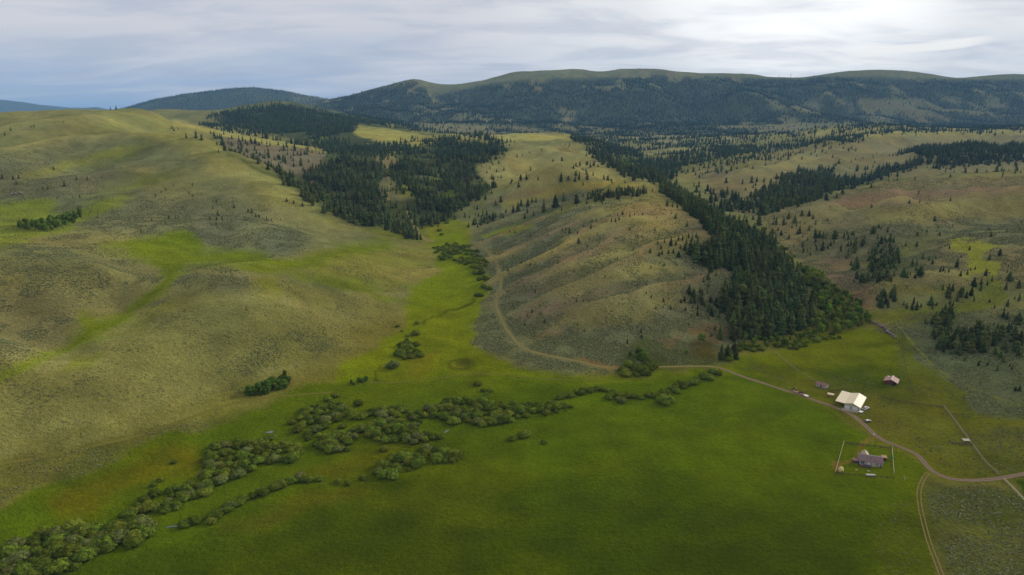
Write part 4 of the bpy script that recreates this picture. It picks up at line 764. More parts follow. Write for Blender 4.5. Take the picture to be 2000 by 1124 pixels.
def leafy_mesh(name, seed, lobes, leaves, leaf, squash=.75, bottom=0.0, core=True):
    # a crown of overlapping lobes, each skinned with small leaf clumps; unit height about 1, width about 1
    r = np.random.default_rng(seed); V_ = []; F_ = []; k = 0
    for (cx_, cy_, cz, R) in lobes:
        n = int(leaves*R*R/.09); d = r.normal(size=(n, 3)); d /= np.linalg.norm(d, axis=1)[:, None]
        d[:, 2] = np.where(d[:, 2] < -.35, -d[:, 2]*.5, d[:, 2])
        rad = R*(.72+.38*r.random(n)); p = np.c_[cx_+d[:, 0]*rad, cy_+d[:, 1]*rad, cz+d[:, 2]*rad*squash]
        nrm = d+r.normal(size=(n, 3))*.45; nrm /= np.linalg.norm(nrm, axis=1)[:, None]
        t = np.cross(nrm, r.normal(size=(n, 3))); t /= np.linalg.norm(t, axis=1)[:, None]; b_ = np.cross(nrm, t)
        s = leaf*(.6+.8*r.random(n))[:, None]
        q = np.stack([p-t*s-b_*s*.7, p+t*s-b_*s*.5, p+t*s*.2+b_*s], 1); V_.append(q.reshape(-1, 3)); F_.append(np.arange(k, k+3*n).reshape(-1, 3)); k += 3*n
        if core:
            ico = bmesh.new(); bmesh.ops.create_icosphere(ico, subdivisions=2, radius=R*.74)
            vv = np.array([w.co[:] for w in ico.verts]); ff = np.array([[w.index for w in q_.verts] for q_ in ico.faces]); ico.free()
            vv = vv*(1+.10*r.normal(size=(len(vv), 1)))*np.array([1, 1, squash])+np.array([cx_, cy_, cz]); V_.append(vv); F_.append(ff+k); k += len(vv)
    v = np.concatenate(V_); v[:, 2] = np.maximum(v[:, 2], bottom-.02); return np_mesh(name, v, np.concatenate(F_))
M_CON = leaf_mat('conifer_needles', A(74, 84, 42), .5, .14, .08)
M_FAR = leaf_mat('distant_conifer_needles', A(50, 70, 62), .28, .10, .03)  # bluish needle colour holds part of the distance haze
M_BARK = plain_mat('conifer_bark', A(92, 74, 58), .9)
M_ASPB = plain_mat('pale_aspen_bark', A(190, 186, 170), .8)
M_WIL = leaf_mat('willow_leaves', A(98,110,34), .36, .24, .04)
M_WIL2 = leaf_mat('dull_willow_leaves', A(106, 112, 58), .2, .2, .03)
M_ASP = leaf_mat('aspen_leaves', A(94, 112, 36), .4, .3, .035)
M_YNG = leaf_mat('young_aspen_leaves', A(78, 98, 34), .25, .25, .05)
M_GREY = leaf_mat('bare_grey_twigs', A(138, 124, 122), .2, .1, .02)
M_SAGE = leaf_mat('sagebrush_leaves', A(110, 113, 76), .3, .1, .05)
M_SAGE2 = leaf_mat('dark_low_shrub', A(82, 86, 42), .25, .1, .05)
CON = []
for i in range(6):
    w = [.22, .25, .29, .23, .31, .27][i]
    c = conifer_mesh('conifer_crown', 100+i, [17, 15, 15, 19, 13, 16][i], [9, 9, 10, 9, 9, 10][i], w, [.25, .2, .3, .35, .15, .25][i], [.72, .6, .66, .78, .5, .66][i]); c.materials.append(M_CON); CON.append(c)
CTR = trunk_mesh('conifer_trunk', .020, .006, .55); CTR.materials.append(M_BARK)
FARC = []
for i in range(4):
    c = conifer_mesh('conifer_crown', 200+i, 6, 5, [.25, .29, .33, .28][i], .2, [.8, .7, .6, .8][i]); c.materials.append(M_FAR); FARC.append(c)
RIDC = []
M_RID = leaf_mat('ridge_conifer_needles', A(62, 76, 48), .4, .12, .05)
for i in range(4):
    c = conifer_mesh('conifer_crown', 400+i, 7, 6, [.25, .29, .33, .28][i], .2, [.8, .7, .6, .8][i]); c.materials.append(M_RID); RIDC.append(c)
MIDC = []
for i in range(4):
    c = conifer_mesh('conifer_crown', 300+i, 10, 7, [.27, .30, .35, .31][i], .22, [.7, .6, .55, .65][i]); c.materials.append(M_CON); MIDC.append(c)
WIL = []
for i in range(5):
    r = random.Random(40+i); lob = [(0, 0, .36, .36)]
    for j in range(7): a = 6.283*j/7+r.uniform(-.3, .3); q = r.uniform(.2, .3); lob.append((q*math.cos(a), q*math.sin(a), r.uniform(.2, .38), r.uniform(.19, .28)))
    c = leafy_mesh('willow_bush', 50+i, lob, 130, .055, 1.1); c.materials.append(M_WIL if i < 4 else M_WIL2); WIL.append(c)
ASP = []
for i in range(4):
    r = random.Random(60+i); lob = []
    for j in range(6): a = r.random()*6.28; z = .42+.1*j; q = r.uniform(.02, .11)*(1.2-z); lob.append((q*2.2*math.cos(a), q*2.2*math.sin(a), .36+.085*j, r.uniform(.20, .27)))
    c = leafy_mesh('aspen_crown', 70+i, lob, 150, .042, 1.0, 0, True); c.materials.append(M_ASP); ASP.append(c)
ATR = trunk_mesh('aspen_trunk', .016, .007, .8, bend=.03); ATR.materials.append(M_ASPB)
YNG = []
for i in range(3):
    r = random.Random(80+i); lob = [(r.uniform(-.12, .12), r.uniform(-.12, .12), .16+.13*j, .26*r.uniform(.85, 1.1)) for j in range(6)]
    c = leafy_mesh('young_aspen_tree', 90+i, lob, 110, .034, 1.1); c.materials.append(M_YNG); YNG.append(c)
GRY = leafy_mesh('grey_bare_bush', 7, [(0, 0, .3, .3), (.2, .05, .26, .22), (-.18, .1, .28, .24), (0, -.2, .24, .2)], 60, .03, 1.0); GRY.materials.append(M_GREY)
# ------------------------------------------------------------------ where plants stand
def vis_px(x, y):
    z = height(x, y); return to_px(x, y, z)
class Bag:                                               # positions with a height and a region name
    def __init__(s): s.r = []
    def add(s, x, y, h, reg, kind): s.r.append((float(x), float(y), float(h), reg, kind))
BAG = Bag()
def fill(poly, y0, y1, spacing, h, reg, kind, dens=None, soft=None, jit=1.0):
    # candidates on a jittered world lattice, kept where they project inside the outline
    P = np.array(poly, float); us = (P[:, 0]-1000)/F
    x0, x1 = min(us.min()*1.16*y1, us.min()*y0*.9), max(us.max()*1.16*y1, us.max()*.9*y0)
    nx_ = int((x1-x0)/spacing)+1; ny_ = int((y1-y0)/spacing)+1
    gx, gy = np.meshgrid(np.arange(nx_), np.arange(ny_)); gx = gx.ravel()*spacing+x0; gy = gy.ravel()*spacing+y0
    gx = gx+RNG.uniform(-.48, .48, gx.size)*spacing*jit; gy = gy+RNG.uniform(-.48, .48, gy.size)*spacing*jit
    ok = (np.abs(gx/gy) < 1.1); gx, gy = gx[ok], gy[ok]
    px, py = vis_px(gx, gy); m = inside(poly, px, py, (6 if kind == 'conifer' and spacing > 5.1 and len(poly) > 6 else 2) if soft is None else soft); keep = RNG.random(px.size) < m
    if dens is not None: keep &= RNG.random(px.size) < dens(gx, gy)
    for x, y in zip(gx[keep], gy[keep]): BAG.add(x, y, RNG.uniform(*h)*(1 if RNG.random() > .28 else RNG.uniform(.45, .8)), reg, kind)
def nz(sc, lo, hi, s): return lambda x, y: sst(lo, hi, fbm(x/sc, y/sc, 3, s))
def dots(lst, reg, kind, k=1.0):
    for t in lst:
        c = cast(t[0], t[1])
        if c is None: continue
        d = math.hypot(c[0], c[1]); d = math.hypot(d, H-c[2]); BAG.add(c[0], c[1], t[2]*(1.45 if t[2] < 6 else 1.2)*k*d/F, reg, kind)
# dense conifer stands
fill([(1285,364),(1335,382),(1395,425),(1450,445),(1500,475),(1535,515),(1565,560),(1590,610),(1575,645),(1500,662),(1430,665),(1425,630),(1405,600),(1420,585),(1440,565),(1430,535),(1380,528),(1340,500),(1390,490),(1400,470),(1370,440),(1335,408)], 440, 1200, 5.2, (11,18), 'mouth', 'conifer')
fill([(1350,570),(1400,585),(1440,570),(1440,640),(1400,620),(1330,600)], 440, 700, 7.5, (5,9), 'young', 'conifer', nz(30,-.3,.4,3))
fill([(1115,270),(1150,272),(1220,292),(1290,322),(1300,362),(1215,348),(1198,334),(1160,310),(1140,290)], 1150, 2400, 9, (12,17), 'ravine_top', 'conifer', lambda x, y: 1-.9*inside([(1195,300),(1250,318),(1240,335),(1200,325)], *vis_px(x, y), 3))
fill([(440,300),(520,327),(590,358),(600,335),(640,322),(700,305),(735,330),(750,305),(745,350),(735,375),(750,400),(765,445),(745,450),(690,445),(620,412),(590,383),(520,330)], 870, 1750, 7.5, (11,17), 'left_gulch', 'conifer', nz(40,-.45,.35,4))
fill([(762,335),(800,302),(850,348),(900,332),(930,347),(965,368),(905,402),(875,428),(850,440),(830,440),(800,402),(812,388),(800,365),(770,357)], 950, 1700, 7.5, (11,17), 'left_gulch', 'conifer', nz(40,-.45,.35,5))
fill([(860,275),(940,266),(1000,287),(960,312),(925,332),(930,347),(870,352),(850,312)], 1200, 2200, 8.5, (12,17), 'left_gulch', 'conifer', nz(40,-.7,.1,6))
fill([(755,450),(800,440),(825,470),(800,470),(770,460)], 850, 1100, 7, (8,14), 'left_gulch', 'conifer', nz(30,-.8,-.1,7))
fill([(400,232),(440,219),(560,204),(660,226),(750,244),(700,238),(690,250),(680,270),(690,285),(650,292),(600,270),(560,268),(480,250)], 1950, 3150, 10, (12,17), 'far_wood', 'conifer', nz(70,-.8,.0,8))
fill([(335,228),(420,240),(545,268),(640,295),(560,279),(420,254)], 1600, 2400, 11, (12,16), 'far_wood', 'conifer', nz(40,-.35,.25,9))
fill([(600,272),(650,276),(700,288),(790,284),(870,274),(850,292),(760,302),(640,298)], 1400, 2600, 10, (12,16), 'far_wood', 'conifer', nz(60,-.9,-.1,10))
fill([(700,236),(800,255),(900,268),(1000,270),(860,262),(760,248)], 2100, 3200, 12, (11,15), 'far_wood', 'conifer', nz(90,-.2,.3,11))
fill([(1440,400),(1500,367),(1560,338),(1620,332),(1640,347),(1700,332),(1750,322),(1830,312),(1730,292),(1760,287),(1850,270),(1990,262),(2300,262),(2300,320),(1990,318),(1800,330),(1700,353),(1600,386),(1500,422)], 950, 1900, 8, (12,18), 'right_gulch', 'conifer', nz(70,-.8,-.1,12))
fill([(1290,307),(1350,297),(1440,287),(1550,277),(1690,267),(1690,277),(1600,287),(1540,292),(1450,302),(1380,314),(1330,332),(1300,352)], 1300, 2600, 9.5, (12,17), 'right_ridge', 'conifer', nz(60,-.8,-.1,13))
fill([(1340,338),(1400,322),(1450,312),(1545,300),(1540,308),(1460,318),(1390,334)], 1200, 2300, 11, (9,14), 'right_ridge', 'conifer', nz(60,-.5,.2,14))
fill([(1200,300),(1280,310),(1330,335),(1300,360),(1380,370),(1460,400),(1480,430),(1440,430),(1380,400),(1330,385)], 1000, 2000, 10, (12,17), 'right_ridge', 'conifer', nz(50,-.4,.3,15))
fill([(1500,425),(1560,425),(1640,440),(1700,470),(1690,500),(1640,490),(1560,500),(1500,460)], 650, 1000, 13, (4,8), 'right_slope', 'conifer', nz(45,-.1,.7,16))
for p, s in [([(1690,500),(1710,480),(1735,462),(1755,490),(1755,525),(1712,537),(1690,520)], 6), ([(1655,545),(1745,540),(1750,553),(1660,553)], 6), ([(1760,535),(1805,540),(1800,552),(1760,545)], 5.5), ([(1655,475),(1680,470),(1685,485),(1670,500),(1655,495)], 7), ([(1662,505),(1682,515),(1672,532),(1662,530)], 6),
  ([(1707,582),(1745,572),(1750,592),(1735,607),(1712,600)], 4.6), ([(1755,597),(1795,592),(1800,607),(1770,614)], 4.6), ([(1810,592),(1840,597),(1838,608),(1815,608)], 4.2), ([(1822,622),(1855,607),(1857,637),(1830,642)], 4.6), ([(1800,634),(1822,627),(1820,642)], 5),
  ([(1815,657),(1850,647),(1950,645),(1957,665),(1930,692),(1840,692),(1830,675)], 4.6), ([(1855,600),(1890,560),(1900,575),(1880,600)], 7), ([(1955,690),(1975,640),(2000,650),(2100,640),(2100,700),(2000,690),(1970,700)], 8)]:
    fill(p, 420, 900, s, (6,10.5), 'right_slope', 'conifer')
fill([(1690,440),(2200,430),(2200,760),(1960,730),(1850,700),(1800,600),(1700,560)], 420, 900, 22, (2,5), 'right_slope', 'conifer', nz(60,-.2,.8,17))
fill([(900,410),(960,400),(1000,420),(940,445),(900,440)], 800, 1200, 9, (5,9), 'hill_top', 'conifer', nz(20,-.2,.5,18))
fill([(1000,300),(1140,275),(1200,332),(1280,358),(1150,352),(1000,380),(960,375)], 1050, 2000, 17, (5,11), 'hill_back', 'conifer', nz(60,-.05,.6,19))
fill([(1150,380),(1260,372),(1262,384),(1150,394)], 800, 1100, 8, (7,12), 'hill_top', 'conifer', nz(20,-.5,.2,20))
fill([(960,400),(1300,380),(1400,500),(1380,660),(1200,700),(1050,680),(960,500)], 440, 1050, 30, (1.6,3.6), 'sage_slope', 'conifer')
fill([(230,330),(480,330),(580,440),(500,470),(280,470)], 650, 1100, 24, (1.5,3.2), 'left_slope', 'conifer', nz(70,-.2,.7,22))
fill([(400,258),(640,300),(600,330),(440,290)], 1200, 1750, 18, (6,13), 'left_back', 'conifer', nz(60,-.2,.5,23))
fill([(640,300),(760,284),(860,292),(930,342),(960,374),(880,432),(800,442),(760,452),(690,445),(600,385)], 900, 1900, 13, (8,15), 'left_gulch', 'conifer', nz(30,-.3,.3,26))
fill([(1340,370),(1480,420),(1560,430),(1700,470),(1640,520),(1560,490),(1480,440)], 700, 1300, 15, (3,8), 'east_hill', 'conifer', nz(40,-.2,.5,27))
fill([(420,268),(640,292),(900,262),(1010,285),(990,330),(972,388),(880,444),(690,452),(560,360)], 870, 2100, 20, (6,12), 'left_gulch', 'conifer', nz(60,-.5,.6,51))
fill([(1380,395),(1500,350),(1650,318),(1850,262),(2100,250),(2100,332),(1700,368),(1500,438)], 900, 1900, 19, (6,13), 'right_gulch', 'conifer', nz(60,-.4,.7,52))
fill([(1280,305),(1700,258),(1700,292),(1350,350)], 1200, 2500, 18, (6,13), 'right_ridge', 'conifer', nz(60,-.3,.7,53))
fill([(1280,360),(1400,400),(1540,500),(1600,600),(1560,670),(1400,680),(1320,600),(1360,500)], 440, 1200, 13, (4,10), 'mouth', 'conifer', nz(40,-.2,.8,54))
# the massif and the hills behind
def massif(x, y):
    px, py = vis_px(x, y)
    cl_ = .9*sst(.38, .62, CN(x, y))
    bd = inside([(1450,215),(1600,195),(1750,190),(2000,190),(2100,225),(1900,232),(1700,230)], px, py, 8)*sst(-.25, .25, CN(x, y))
    bo = inside([(780,238),(1000,245),(1120,262),(1200,262),(1330,250),(1500,238),(1720,240),(1700,262),(1450,275),(1280,330),(1180,285),(1100,268),(900,268)], px, py, 6)*sst(-.15, .2, fbm(x/300, y/260, 4, 181))
    return np.clip((1-np.maximum(np.maximum(cl_*.85, bd*.85), bo*.9))*(.72+.5*fbm(x/55, y/55, 2, 77)), 0.02, 1)
fill([(600,200),(640,197),(700,184),(770,167),(812,158),(835,183),(860,190),(900,181),(960,168),(1040,162),(1160,160),(1280,152),(1450,158),(1560,160),(1600,154),(1700,157),(1850,161),(2000,160),(2150,160),(2150,262),(1700,262),(1480,275),(1280,330),(1180,290),(1110,268),(900,268),(800,250),(700,228)], 2100, 5000, 12.5, (11,16), 'massif', 'far', massif, 5)
fill([(640,197),(815,153),(1040,137),(1300,135),(2150,140),(2150,166),(1300,156),(1040,164),(860,190)], 3900, 4900, 80, (6,9), 'massif', 'far', nz(120,.0,.7,24))
fill([(205,222),(215,216),(300,195),(380,181),(440,174),(500,171),(560,179),(620,189),(670,196),(660,210),(400,222)], 5600, 7100, 21, (13,18), 'far_hill', 'far', nz(260,-1.2,-.2,25))
fill([(0,232),(100,222),(210,215),(210,208),(150,210),(60,222)], 6500, 9500, 40, (14,20), 'far_hill', 'far')
# single trees read off the photograph
dots([(1096,355,16),(1017,353,11),(1028,352,11),(1013,366,9),(1051,352,8),(1147,351,12),(1131,351,14),(1123,355,10),(1110,352,8),(1139,362,5)], 'hill_back', 'conifer')
dots([(935,392,14),(948,390,8),(978,395,12),(968,402,10),(943,422,11),(908,425,9),(968,425,9),(983,427,9),(988,416,8),(1002,416,14),(1012,414,16),(1018,403,12),(1031,404,14),(1039,395,9),(1047,395,9),(1062,415,23),(1085,405,22),(1101,394,16),(1126,398,17),(1097,412,8),(1042,422,8),(1030,416,8),(1025,427,9),(1139,385,7),(1146,399,8),(1148,390,13),(1155,388,11),(1163,394,16),(1170,390,14),(1178,392,14),(1185,384,12),(1192,384,12),(1198,385,12),(1175,396,10),(1210,388,8),(1214,381,14),(1222,382,13),(1231,375,10),(1235,385,9),(1243,384,12),(1250,380,11),(1256,378,12),(1262,378,11),(1209,370,8),(1221,358,5),(1195,358,5),(1274,374,5),(915,445,9),(925,440,10),(930,438,9),(933,445,8),(940,436,9),(941,430,9),(951,430,9),(953,437,9),(928,432,8)], 'hill_top', 'conifer')
dots([(1151,408,5),(1112,457,11),(1128,457,6),(1154,447,11),(1130,476,10),(1104,450,5),(1098,452,5),(1206,422,5),(1216,420,7),(1230,424,6),(1165,433,7),(1157,434,5),(1194,434,8),(1202,434,7),(1209,430,6),(1230,449,6),(1239,421,5),(1255,421,5),(1322,421,6),(1318,457,7),(1006,456,4),(995,454,4),(1035,464,5),(1070,460,4),(1036,519,5),(992,530,5),(1206,506,5),(1166,482,4),(1147,483,4),(1245,464,4),(1254,464,4),(1237,490,4),(1297,520,5),(1225,554,5),(1045,568,5),(1104,594,4),(1001,598,5),(1004,604,4),(1262,575,5),(1272,582,6),(1139,590,4),(1185,572,3),(1039,611,8),(1064,631,8),(1128,636,6),(1184,630,4),(1025,636,5),(1141,648,4),(1252,650,9),(1246,640,6),(1225,671,9),(1253,661,10),(1083,672,4)], 'sage_slope', 'conifer')
dots([(1270,495,9),(1287,500,8),(1291,487,10),(1298,475,9),(1310,480,15),(1293,497,8),(1305,496,8),(1315,495,9),(1325,503,12),(1338,490,13),(1320,480,10),(1325,470,10),(1333,470,11),(1340,480,12),(1345,465,9),(1352,470,10),(1329,486,8),(1360,465,10),(1285,477,6)], 'crest', 'conifer')
dots([(1347,563,8),(1384,560,8),(1399,539,6),(1374,552,9),(1420,570,13),(1430,556,10),(1381,573,7),(1337,590,10),(1349,592,10),(1357,590,10),(1369,590,12),(1376,600,10),(1389,590,12),(1399,597,14),(1296,590,8),(1310,604,8),(1330,592,9),(1339,607,7),(1350,620,7),(1362,617,9),(1281,604,6),(1295,602,6),(1384,624,6),(1406,614,6),(1393,620,6),(1345,637,5),(1396,645,10),(1389,658,7),(1379,648,5)], 'young', 'conifer')
dots([(1406,663,24),(1433,668,18),(1408,704,28),(1420,700,24),(1434,690,20),(1425,645,15),(1445,661,20),(1437,702,16),(1540,648,30),(1525,652,32),(1505,655,34),(1485,655,34),(1468,652,32),(1452,650,30),(1560,640,30),(1578,628,28),(1612,610,22)], 'mouth', 'conifer')
dots([(126,365,9),(171,352,6),(150,352,5),(33,361,7),(26,351,6),(37,349,5),(5,349,5),(105,333,5),(84,370,4),(94,370,4),(73,373,3),(112,389,4),(143,388,4),(156,386,4),(10,265,5),(21,256,6),(67,249,4),(61,249,3),(124,241,3),(216,216,6),(227,214,5)], 'west_slope', 'conifer')
dots([(376,363,4),(339,363,3),(324,372,4),(315,377,3),(304,384,4),(369,379,4),(423,395,5),(416,393,3),(416,409,7),(426,422,11),(457,407,6),(492,416,8),(485,414,5),(410,430,6),(423,431,5),(434,430,5),(481,432,5),(500,424,6),(506,425,5),(521,431,7),(530,433,4),(549,431,4),(422,440,4),(330,428,6),(294,421,3),(297,432,4),(276,456,8),(285,444,4),(323,438,5),(339,445,3),(343,428,4),(348,426,4),(366,423,3),(191,426,4),(563,361,8),(560,394,6),(574,398,5),(591,386,10),(591,403,7),(427,298,5)], 'left_slope', 'conifer')
dots([(383,270,12),(364,270,8),(394,274,10),(420,271,9),(425,270,8),(430,271,9),(435,284,14),(424,283,5),(467,277,10),(474,276,9),(480,281,8),(492,281,9),(499,281,10),(452,286,8),(466,291,8),(471,297,9),(483,299,9),(495,309,9),(518,311,10),(525,309,17),(560,288,13),(555,295,11),(576,295,14),(574,305,10),(546,312,9),(558,320,14),(588,325,14),(588,304,9),(595,302,8),(601,297,8),(574,326,8),(507,305,6),(340,256,6),(348,254,4),(336,252,5)], 'left_back', 'conifer')
dots([(1825,432,8),(1704,457,12),(1709,453,9),(1716,445,5),(1721,447,6),(1733,454,9),(1714,467,8),(1792,461,6),(1810,454,4),(1835,461,7),(1935,463,8),(1966,454,5),(1769,481,8),(1790,482,9),(1854,487,7),(1893,489,5),(1952,500,10),(1932,508,10),(1877,503,4),(1802,507,10),(1814,510,8),(1821,517,8),(1827,506,5),(1868,523,14),(1781,521,13),(1790,520,11),(1789,529,8),(1836,532,8),(1842,530,7),(1853,532,8),(1876,540,9),(1889,537,9),(1904,527,6),(1925,539,10),(1937,550,9),(1902,560,14),(1916,557,10),(1915,568,9),(1928,558,8),(1971,549,14),(1967,533,6),(1989,563,13),(1964,566,11),(1841,567,9),(1851,582,22),(1875,581,16),(1860,569,12),(1869,589,12),(1887,583,11),(1880,572,10),(1855,596,10),(1861,599,9),(1902,589,8),(1942,603,6),(1961,608,6),(1962,681,14),(1943,693,14),(1954,699,10),(1959,708,11),(1915,708,7),(1911,715,8),(1928,715,7),(1948,725,8),(1859,704,5),(1884,705,5),(1976,723,6),(1983,764,8),(1991,764,9),(1966,625,12),(1959,621,9),(1988,632,16),(1968,649,14),(1954,657,18),(1990,588,12),(1967,599,11),(1995,676,11),(1992,665,8),(1971,668,6),(1982,665,6)], 'right_slope', 'conifer')
dots([(1482,440,20),(1580,422,10),(1566,422,10),(1552,436,14),(1530,440,14),(1516,436,12),(1540,428,12),(1562,456,8),(1592,466,14),(1600,464,12),(1608,466,12),(1629,468,15),(1606,488,14),(1568,482,10),(1508,456,9),(1616,432,5),(1648,466,11),(1666,460,7),(1642,486,7),(1794,380,7),(1776,398,7),(1796,397,6),(1856,393,6),(1702,406,6),(1638,320,8),(1626,308,5),(1470,330,6),(1398,332,7),(1418,358,10),(1420,340,7),(1366,348,9),(1360,376,12),(1382,374,12),(1388,396,16),(1366,388,14),(1450,360,10),(1468,358,12),(1478,356,9),(1492,356,8),(1436,396,20),(1454,416,13),(1430,390,16),(1442,392,15)], 'east_hill', 'conifer')
# willows along the stream and its branches
def chain(pts, step, h, reg, kind='willow', wob=2.0, side=1):
    for (a, b_) in zip(pts, pts[1:]):
        A_ = cast(*a); B_ = cast(*b_); L_ = math.hypot(B_[0]-A_[0], B_[1]-A_[1]); n = max(1, int(L_/step))
        for i in range(n):
            t = (i+random.random()*.7)/n
            for s in range(side): BAG.add(A_[0]+(B_[0]-A_[0])*t+random.uniform(-wob, wob), A_[1]+(B_[1]-A_[1])*t+random.uniform(-wob, wob), random.uniform(*h), reg, kind)
wn = nz(14, -1.5, -.5, 30)
fill([(-200,1160),(-60,1110),(0,1085),(40,1060),(100,1040),(150,1032),(230,1026),(290,1022),(300,1045),(260,1065),(190,1085),(120,1112),(60,1150),(-60,1200)], 190, 320, 4.2, (3.6,6.6), 'stream_near', 'willow', wn)
fill([(245,1012),(250,988),(300,968),(350,952),(400,945),(415,960),(390,975),(340,988),(300,1002)], 240, 340, 3.9, (3.0,5.8), 'stream_bend', 'willow', wn)
fill([(395,945),(397,900),(415,872),(480,862),(540,855),(590,880),(575,905),(520,905),(480,925),(440,945)], 280, 380, 4.0, (2.8,5.6), 'thicket_left', 'willow', wn)
fill([(565,836),(585,806),(640,786),(690,792),(700,812),(725,800),(790,800),(832,812),(815,835),(852,860),(810,868),(740,866),(700,846),(655,834),(600,852)], 300, 430, 4.15, (2.8,6.0), 'thicket_mid', 'willow', nz(16,-1.1,-.45,31))
fill([(615,870),(650,845),(690,855),(680,880),(640,887)], 300, 400, 3.9, (3.2,5), 'thicket_mid', 'willow')
fill([(727,933),(760,895),(800,883),(850,873),(900,887),(897,907),(850,907),(800,922),(760,937)], 280, 380, 3.9, (2.8,5.6), 'thicket_low', 'willow', wn)
fill([(835,803),(870,787),(930,779),(970,792),(1030,787),(1080,788),(1115,797),(1100,807),(1030,817),(980,830),(920,832),(860,826),(840,817)], 320, 430, 4.2, (2.6,5.6), 'thicket_right', 'willow', nz(15,-1.4,-.6,32))
chain([(150,1112),(165,1108)], 5, (3,3.6), 'stream_near')
chain([(360,1024),(400,1024),(440,1002),(452,984),(500,972),(540,955),(580,938),(620,942)], 3.6, (3.0,4.8), 'lower_branch', side=2, wob=2.2)
chain([(640,945),(670,945),(690,942)], 5, (2.8,3.6), 'lower_branch', side=1)
chain([(690,942),(730,932)], 4, (2.2,3.2), 'lower_branch', side=1)
chain([(600,938),(640,943)], 3.6, (2.6,3.6), 'lower_branch')
chain([(330,1000),(395,965),(420,940)], 3.8, (2.8,4.6), 'stream_bend', side=2, wob=3)
chain([(255,1000),(240,1030)], 4, (3,4.6), 'stream_bend', side=2, wob=3)
chain([(600,850),(640,870),(700,840),(760,835),(830,812)], 4, (2.6,4.4), 'thicket_mid', side=2, wob=3)
chain([(780,640),(800,660),(790,700)], 6, (2.2,3.4), 'side_stream', side=1, wob=3)
chain([(1085,780),(1130,768),(1165,762),(1205,777),(1260,778),(1300,770),(1330,757),(1362,747),(1385,737),(1402,724)], 3.8, (3.0,4.8), 'road_branch', side=2, wob=3)
dots([(1299,787,17),(1215,787,12),(1188,780,10),(933,753,10),(943,765,7),(950,772,7),(957,765,7),(947,780,9),(1025,852,13),(1000,860,9),(1018,857,7),(1063,866,8),(640,783,10),(648,790,9),(700,792,12),(655,775,8),(768,719,15),(815,634,8),(812,654,11),(812,676,10),(822,697,9),(750,880,9),(830,862,11),(845,858,10),(860,857,9),(300,950,7),(313,940,7),(340,905,6),(1135,771,10),(600,855,8)], 'lone_willow', 'willow', 1.1)
fill([(775,705),(772,680),(790,665),(805,672),(800,685),(822,690),(815,700)], 380, 600, 4.4, (3,4.6), 'side_stream', 'willow')
fill([(845,485),(875,478),(930,482),(935,502),(962,520),(940,530),(900,514),(860,508)], 600, 900, 5.2, (3.4,5.5), 'valley_thicket', 'willow', nz(20,-1.2,-.2,33))
dots([(930,535,9),(940,535,9),(935,528,9),(938,548,8),(950,548,8),(946,544,7),(945,563,8),(955,566,8),(933,579,8),(940,580,7)], 'valley_thicket', 'willow', 1.1)
dots([(760,438,6),(868,430,6),(858,452,6),(872,437,5),(862,460,5)], 'valley_thicket', 'willow')
# leafy trees at the mouth of the ravine
fill([(1430,700),(1440,690),(1500,685),(1560,685),(1600,665),(1640,662),(1645,650),(1600,655),(1560,668),(1500,672),(1430,680),(1415,715),(1430,722)], 430, 620, 5.0, (3,5), 'ravine_edge', 'willow', nz(20,-1.2,-.3,34))
fill([(1545,500),(1600,545),(1650,580),(1690,600),(1700,635),(1650,650),(1600,655),(1560,665),(1570,650),(1600,610),(1580,560)], 430, 850, 5.6, (4.5,8.5), 'ravine_floor', 'aspen', nz(25,-1.3,-.35,35))
fill([(1560,520),(1600,550),(1640,585),(1620,590),(1580,560)], 480, 850, 6.2, (3,5), 'ravine_floor', 'willow', nz(25,-.8,.2,36))
fill([(1450,660),(1540,662),(1580,650),(1560,672),(1500,680),(1440,685)], 430, 620, 6, (4,7), 'ravine_edge', 'aspen')
dots([(1592,552,34),(1577,556,24),(1605,556,22)], 'big_willow', 'willow', .8)
fill([(1490,440),(1510,470),(1560,505),(1545,510),(1500,480)], 700, 1150, 8, (3,5.5), 'ravine_floor', 'willow', nz(30,-.7,.2,37))
fill([(1205,733),(1225,715),(1278,716),(1275,728),(1240,738)], 400, 520, 4.6, (4.5,6.6), 'toe_clump', 'willow')
fill([(1225,700),(1260,690),(1285,705),(1262,715)], 400, 540, 4.6, (5,8), 'toe_clump', 'aspen')
fill([(1330,702),(1350,672),(1375,665),(1372,698),(1352,708)], 400, 560, 5, (5,8.5), 'toe_clump', 'aspen', nz(20,-.8,.3,38))
fill([(472,775),(478,768),(520,752),(562,738),(570,752),(545,765),(510,776)], 380, 470, 2.5, (4.6,6.6), 'young_grove', 'young')
fill([(676,755),(700,742),(722,742),(705,752)], 380, 480, 2.6, (2.5,4), 'small_grove', 'young')
fill([(37,448),(42,438),(80,440),(130,425),(165,412),(168,420),(140,440),(100,455),(60,452)], 600, 950, 6.5, (6,9), 'bowl_grove', 'aspen')
dots([(22,382,6),(30,381,6),(40,380,7)], 'bowl_brush', 'grey')
fill([(1205,302),(1245,318),(1235,332),(1205,325)], 1300, 2200, 10, (6,10), 'high_aspens', 'aspen')
fill([(868,405),(895,395),(898,372),(905,400),(885,420)], 900, 1500, 9, (5,9), 'high_aspens', 'aspen', nz(30,-.6,.4,39))
chain([(1702,628),(1716,636),(1728,640),(1740,655),(1748,662)], 3.2, (2.6,3.6), 'grey_brush', 'grey', wob=1.6, side=2)
chain([(1755,690),(1758,720),(1764,745)], 6, (1.0,1.8), 'fence_brush', 'grey', wob=1.2)
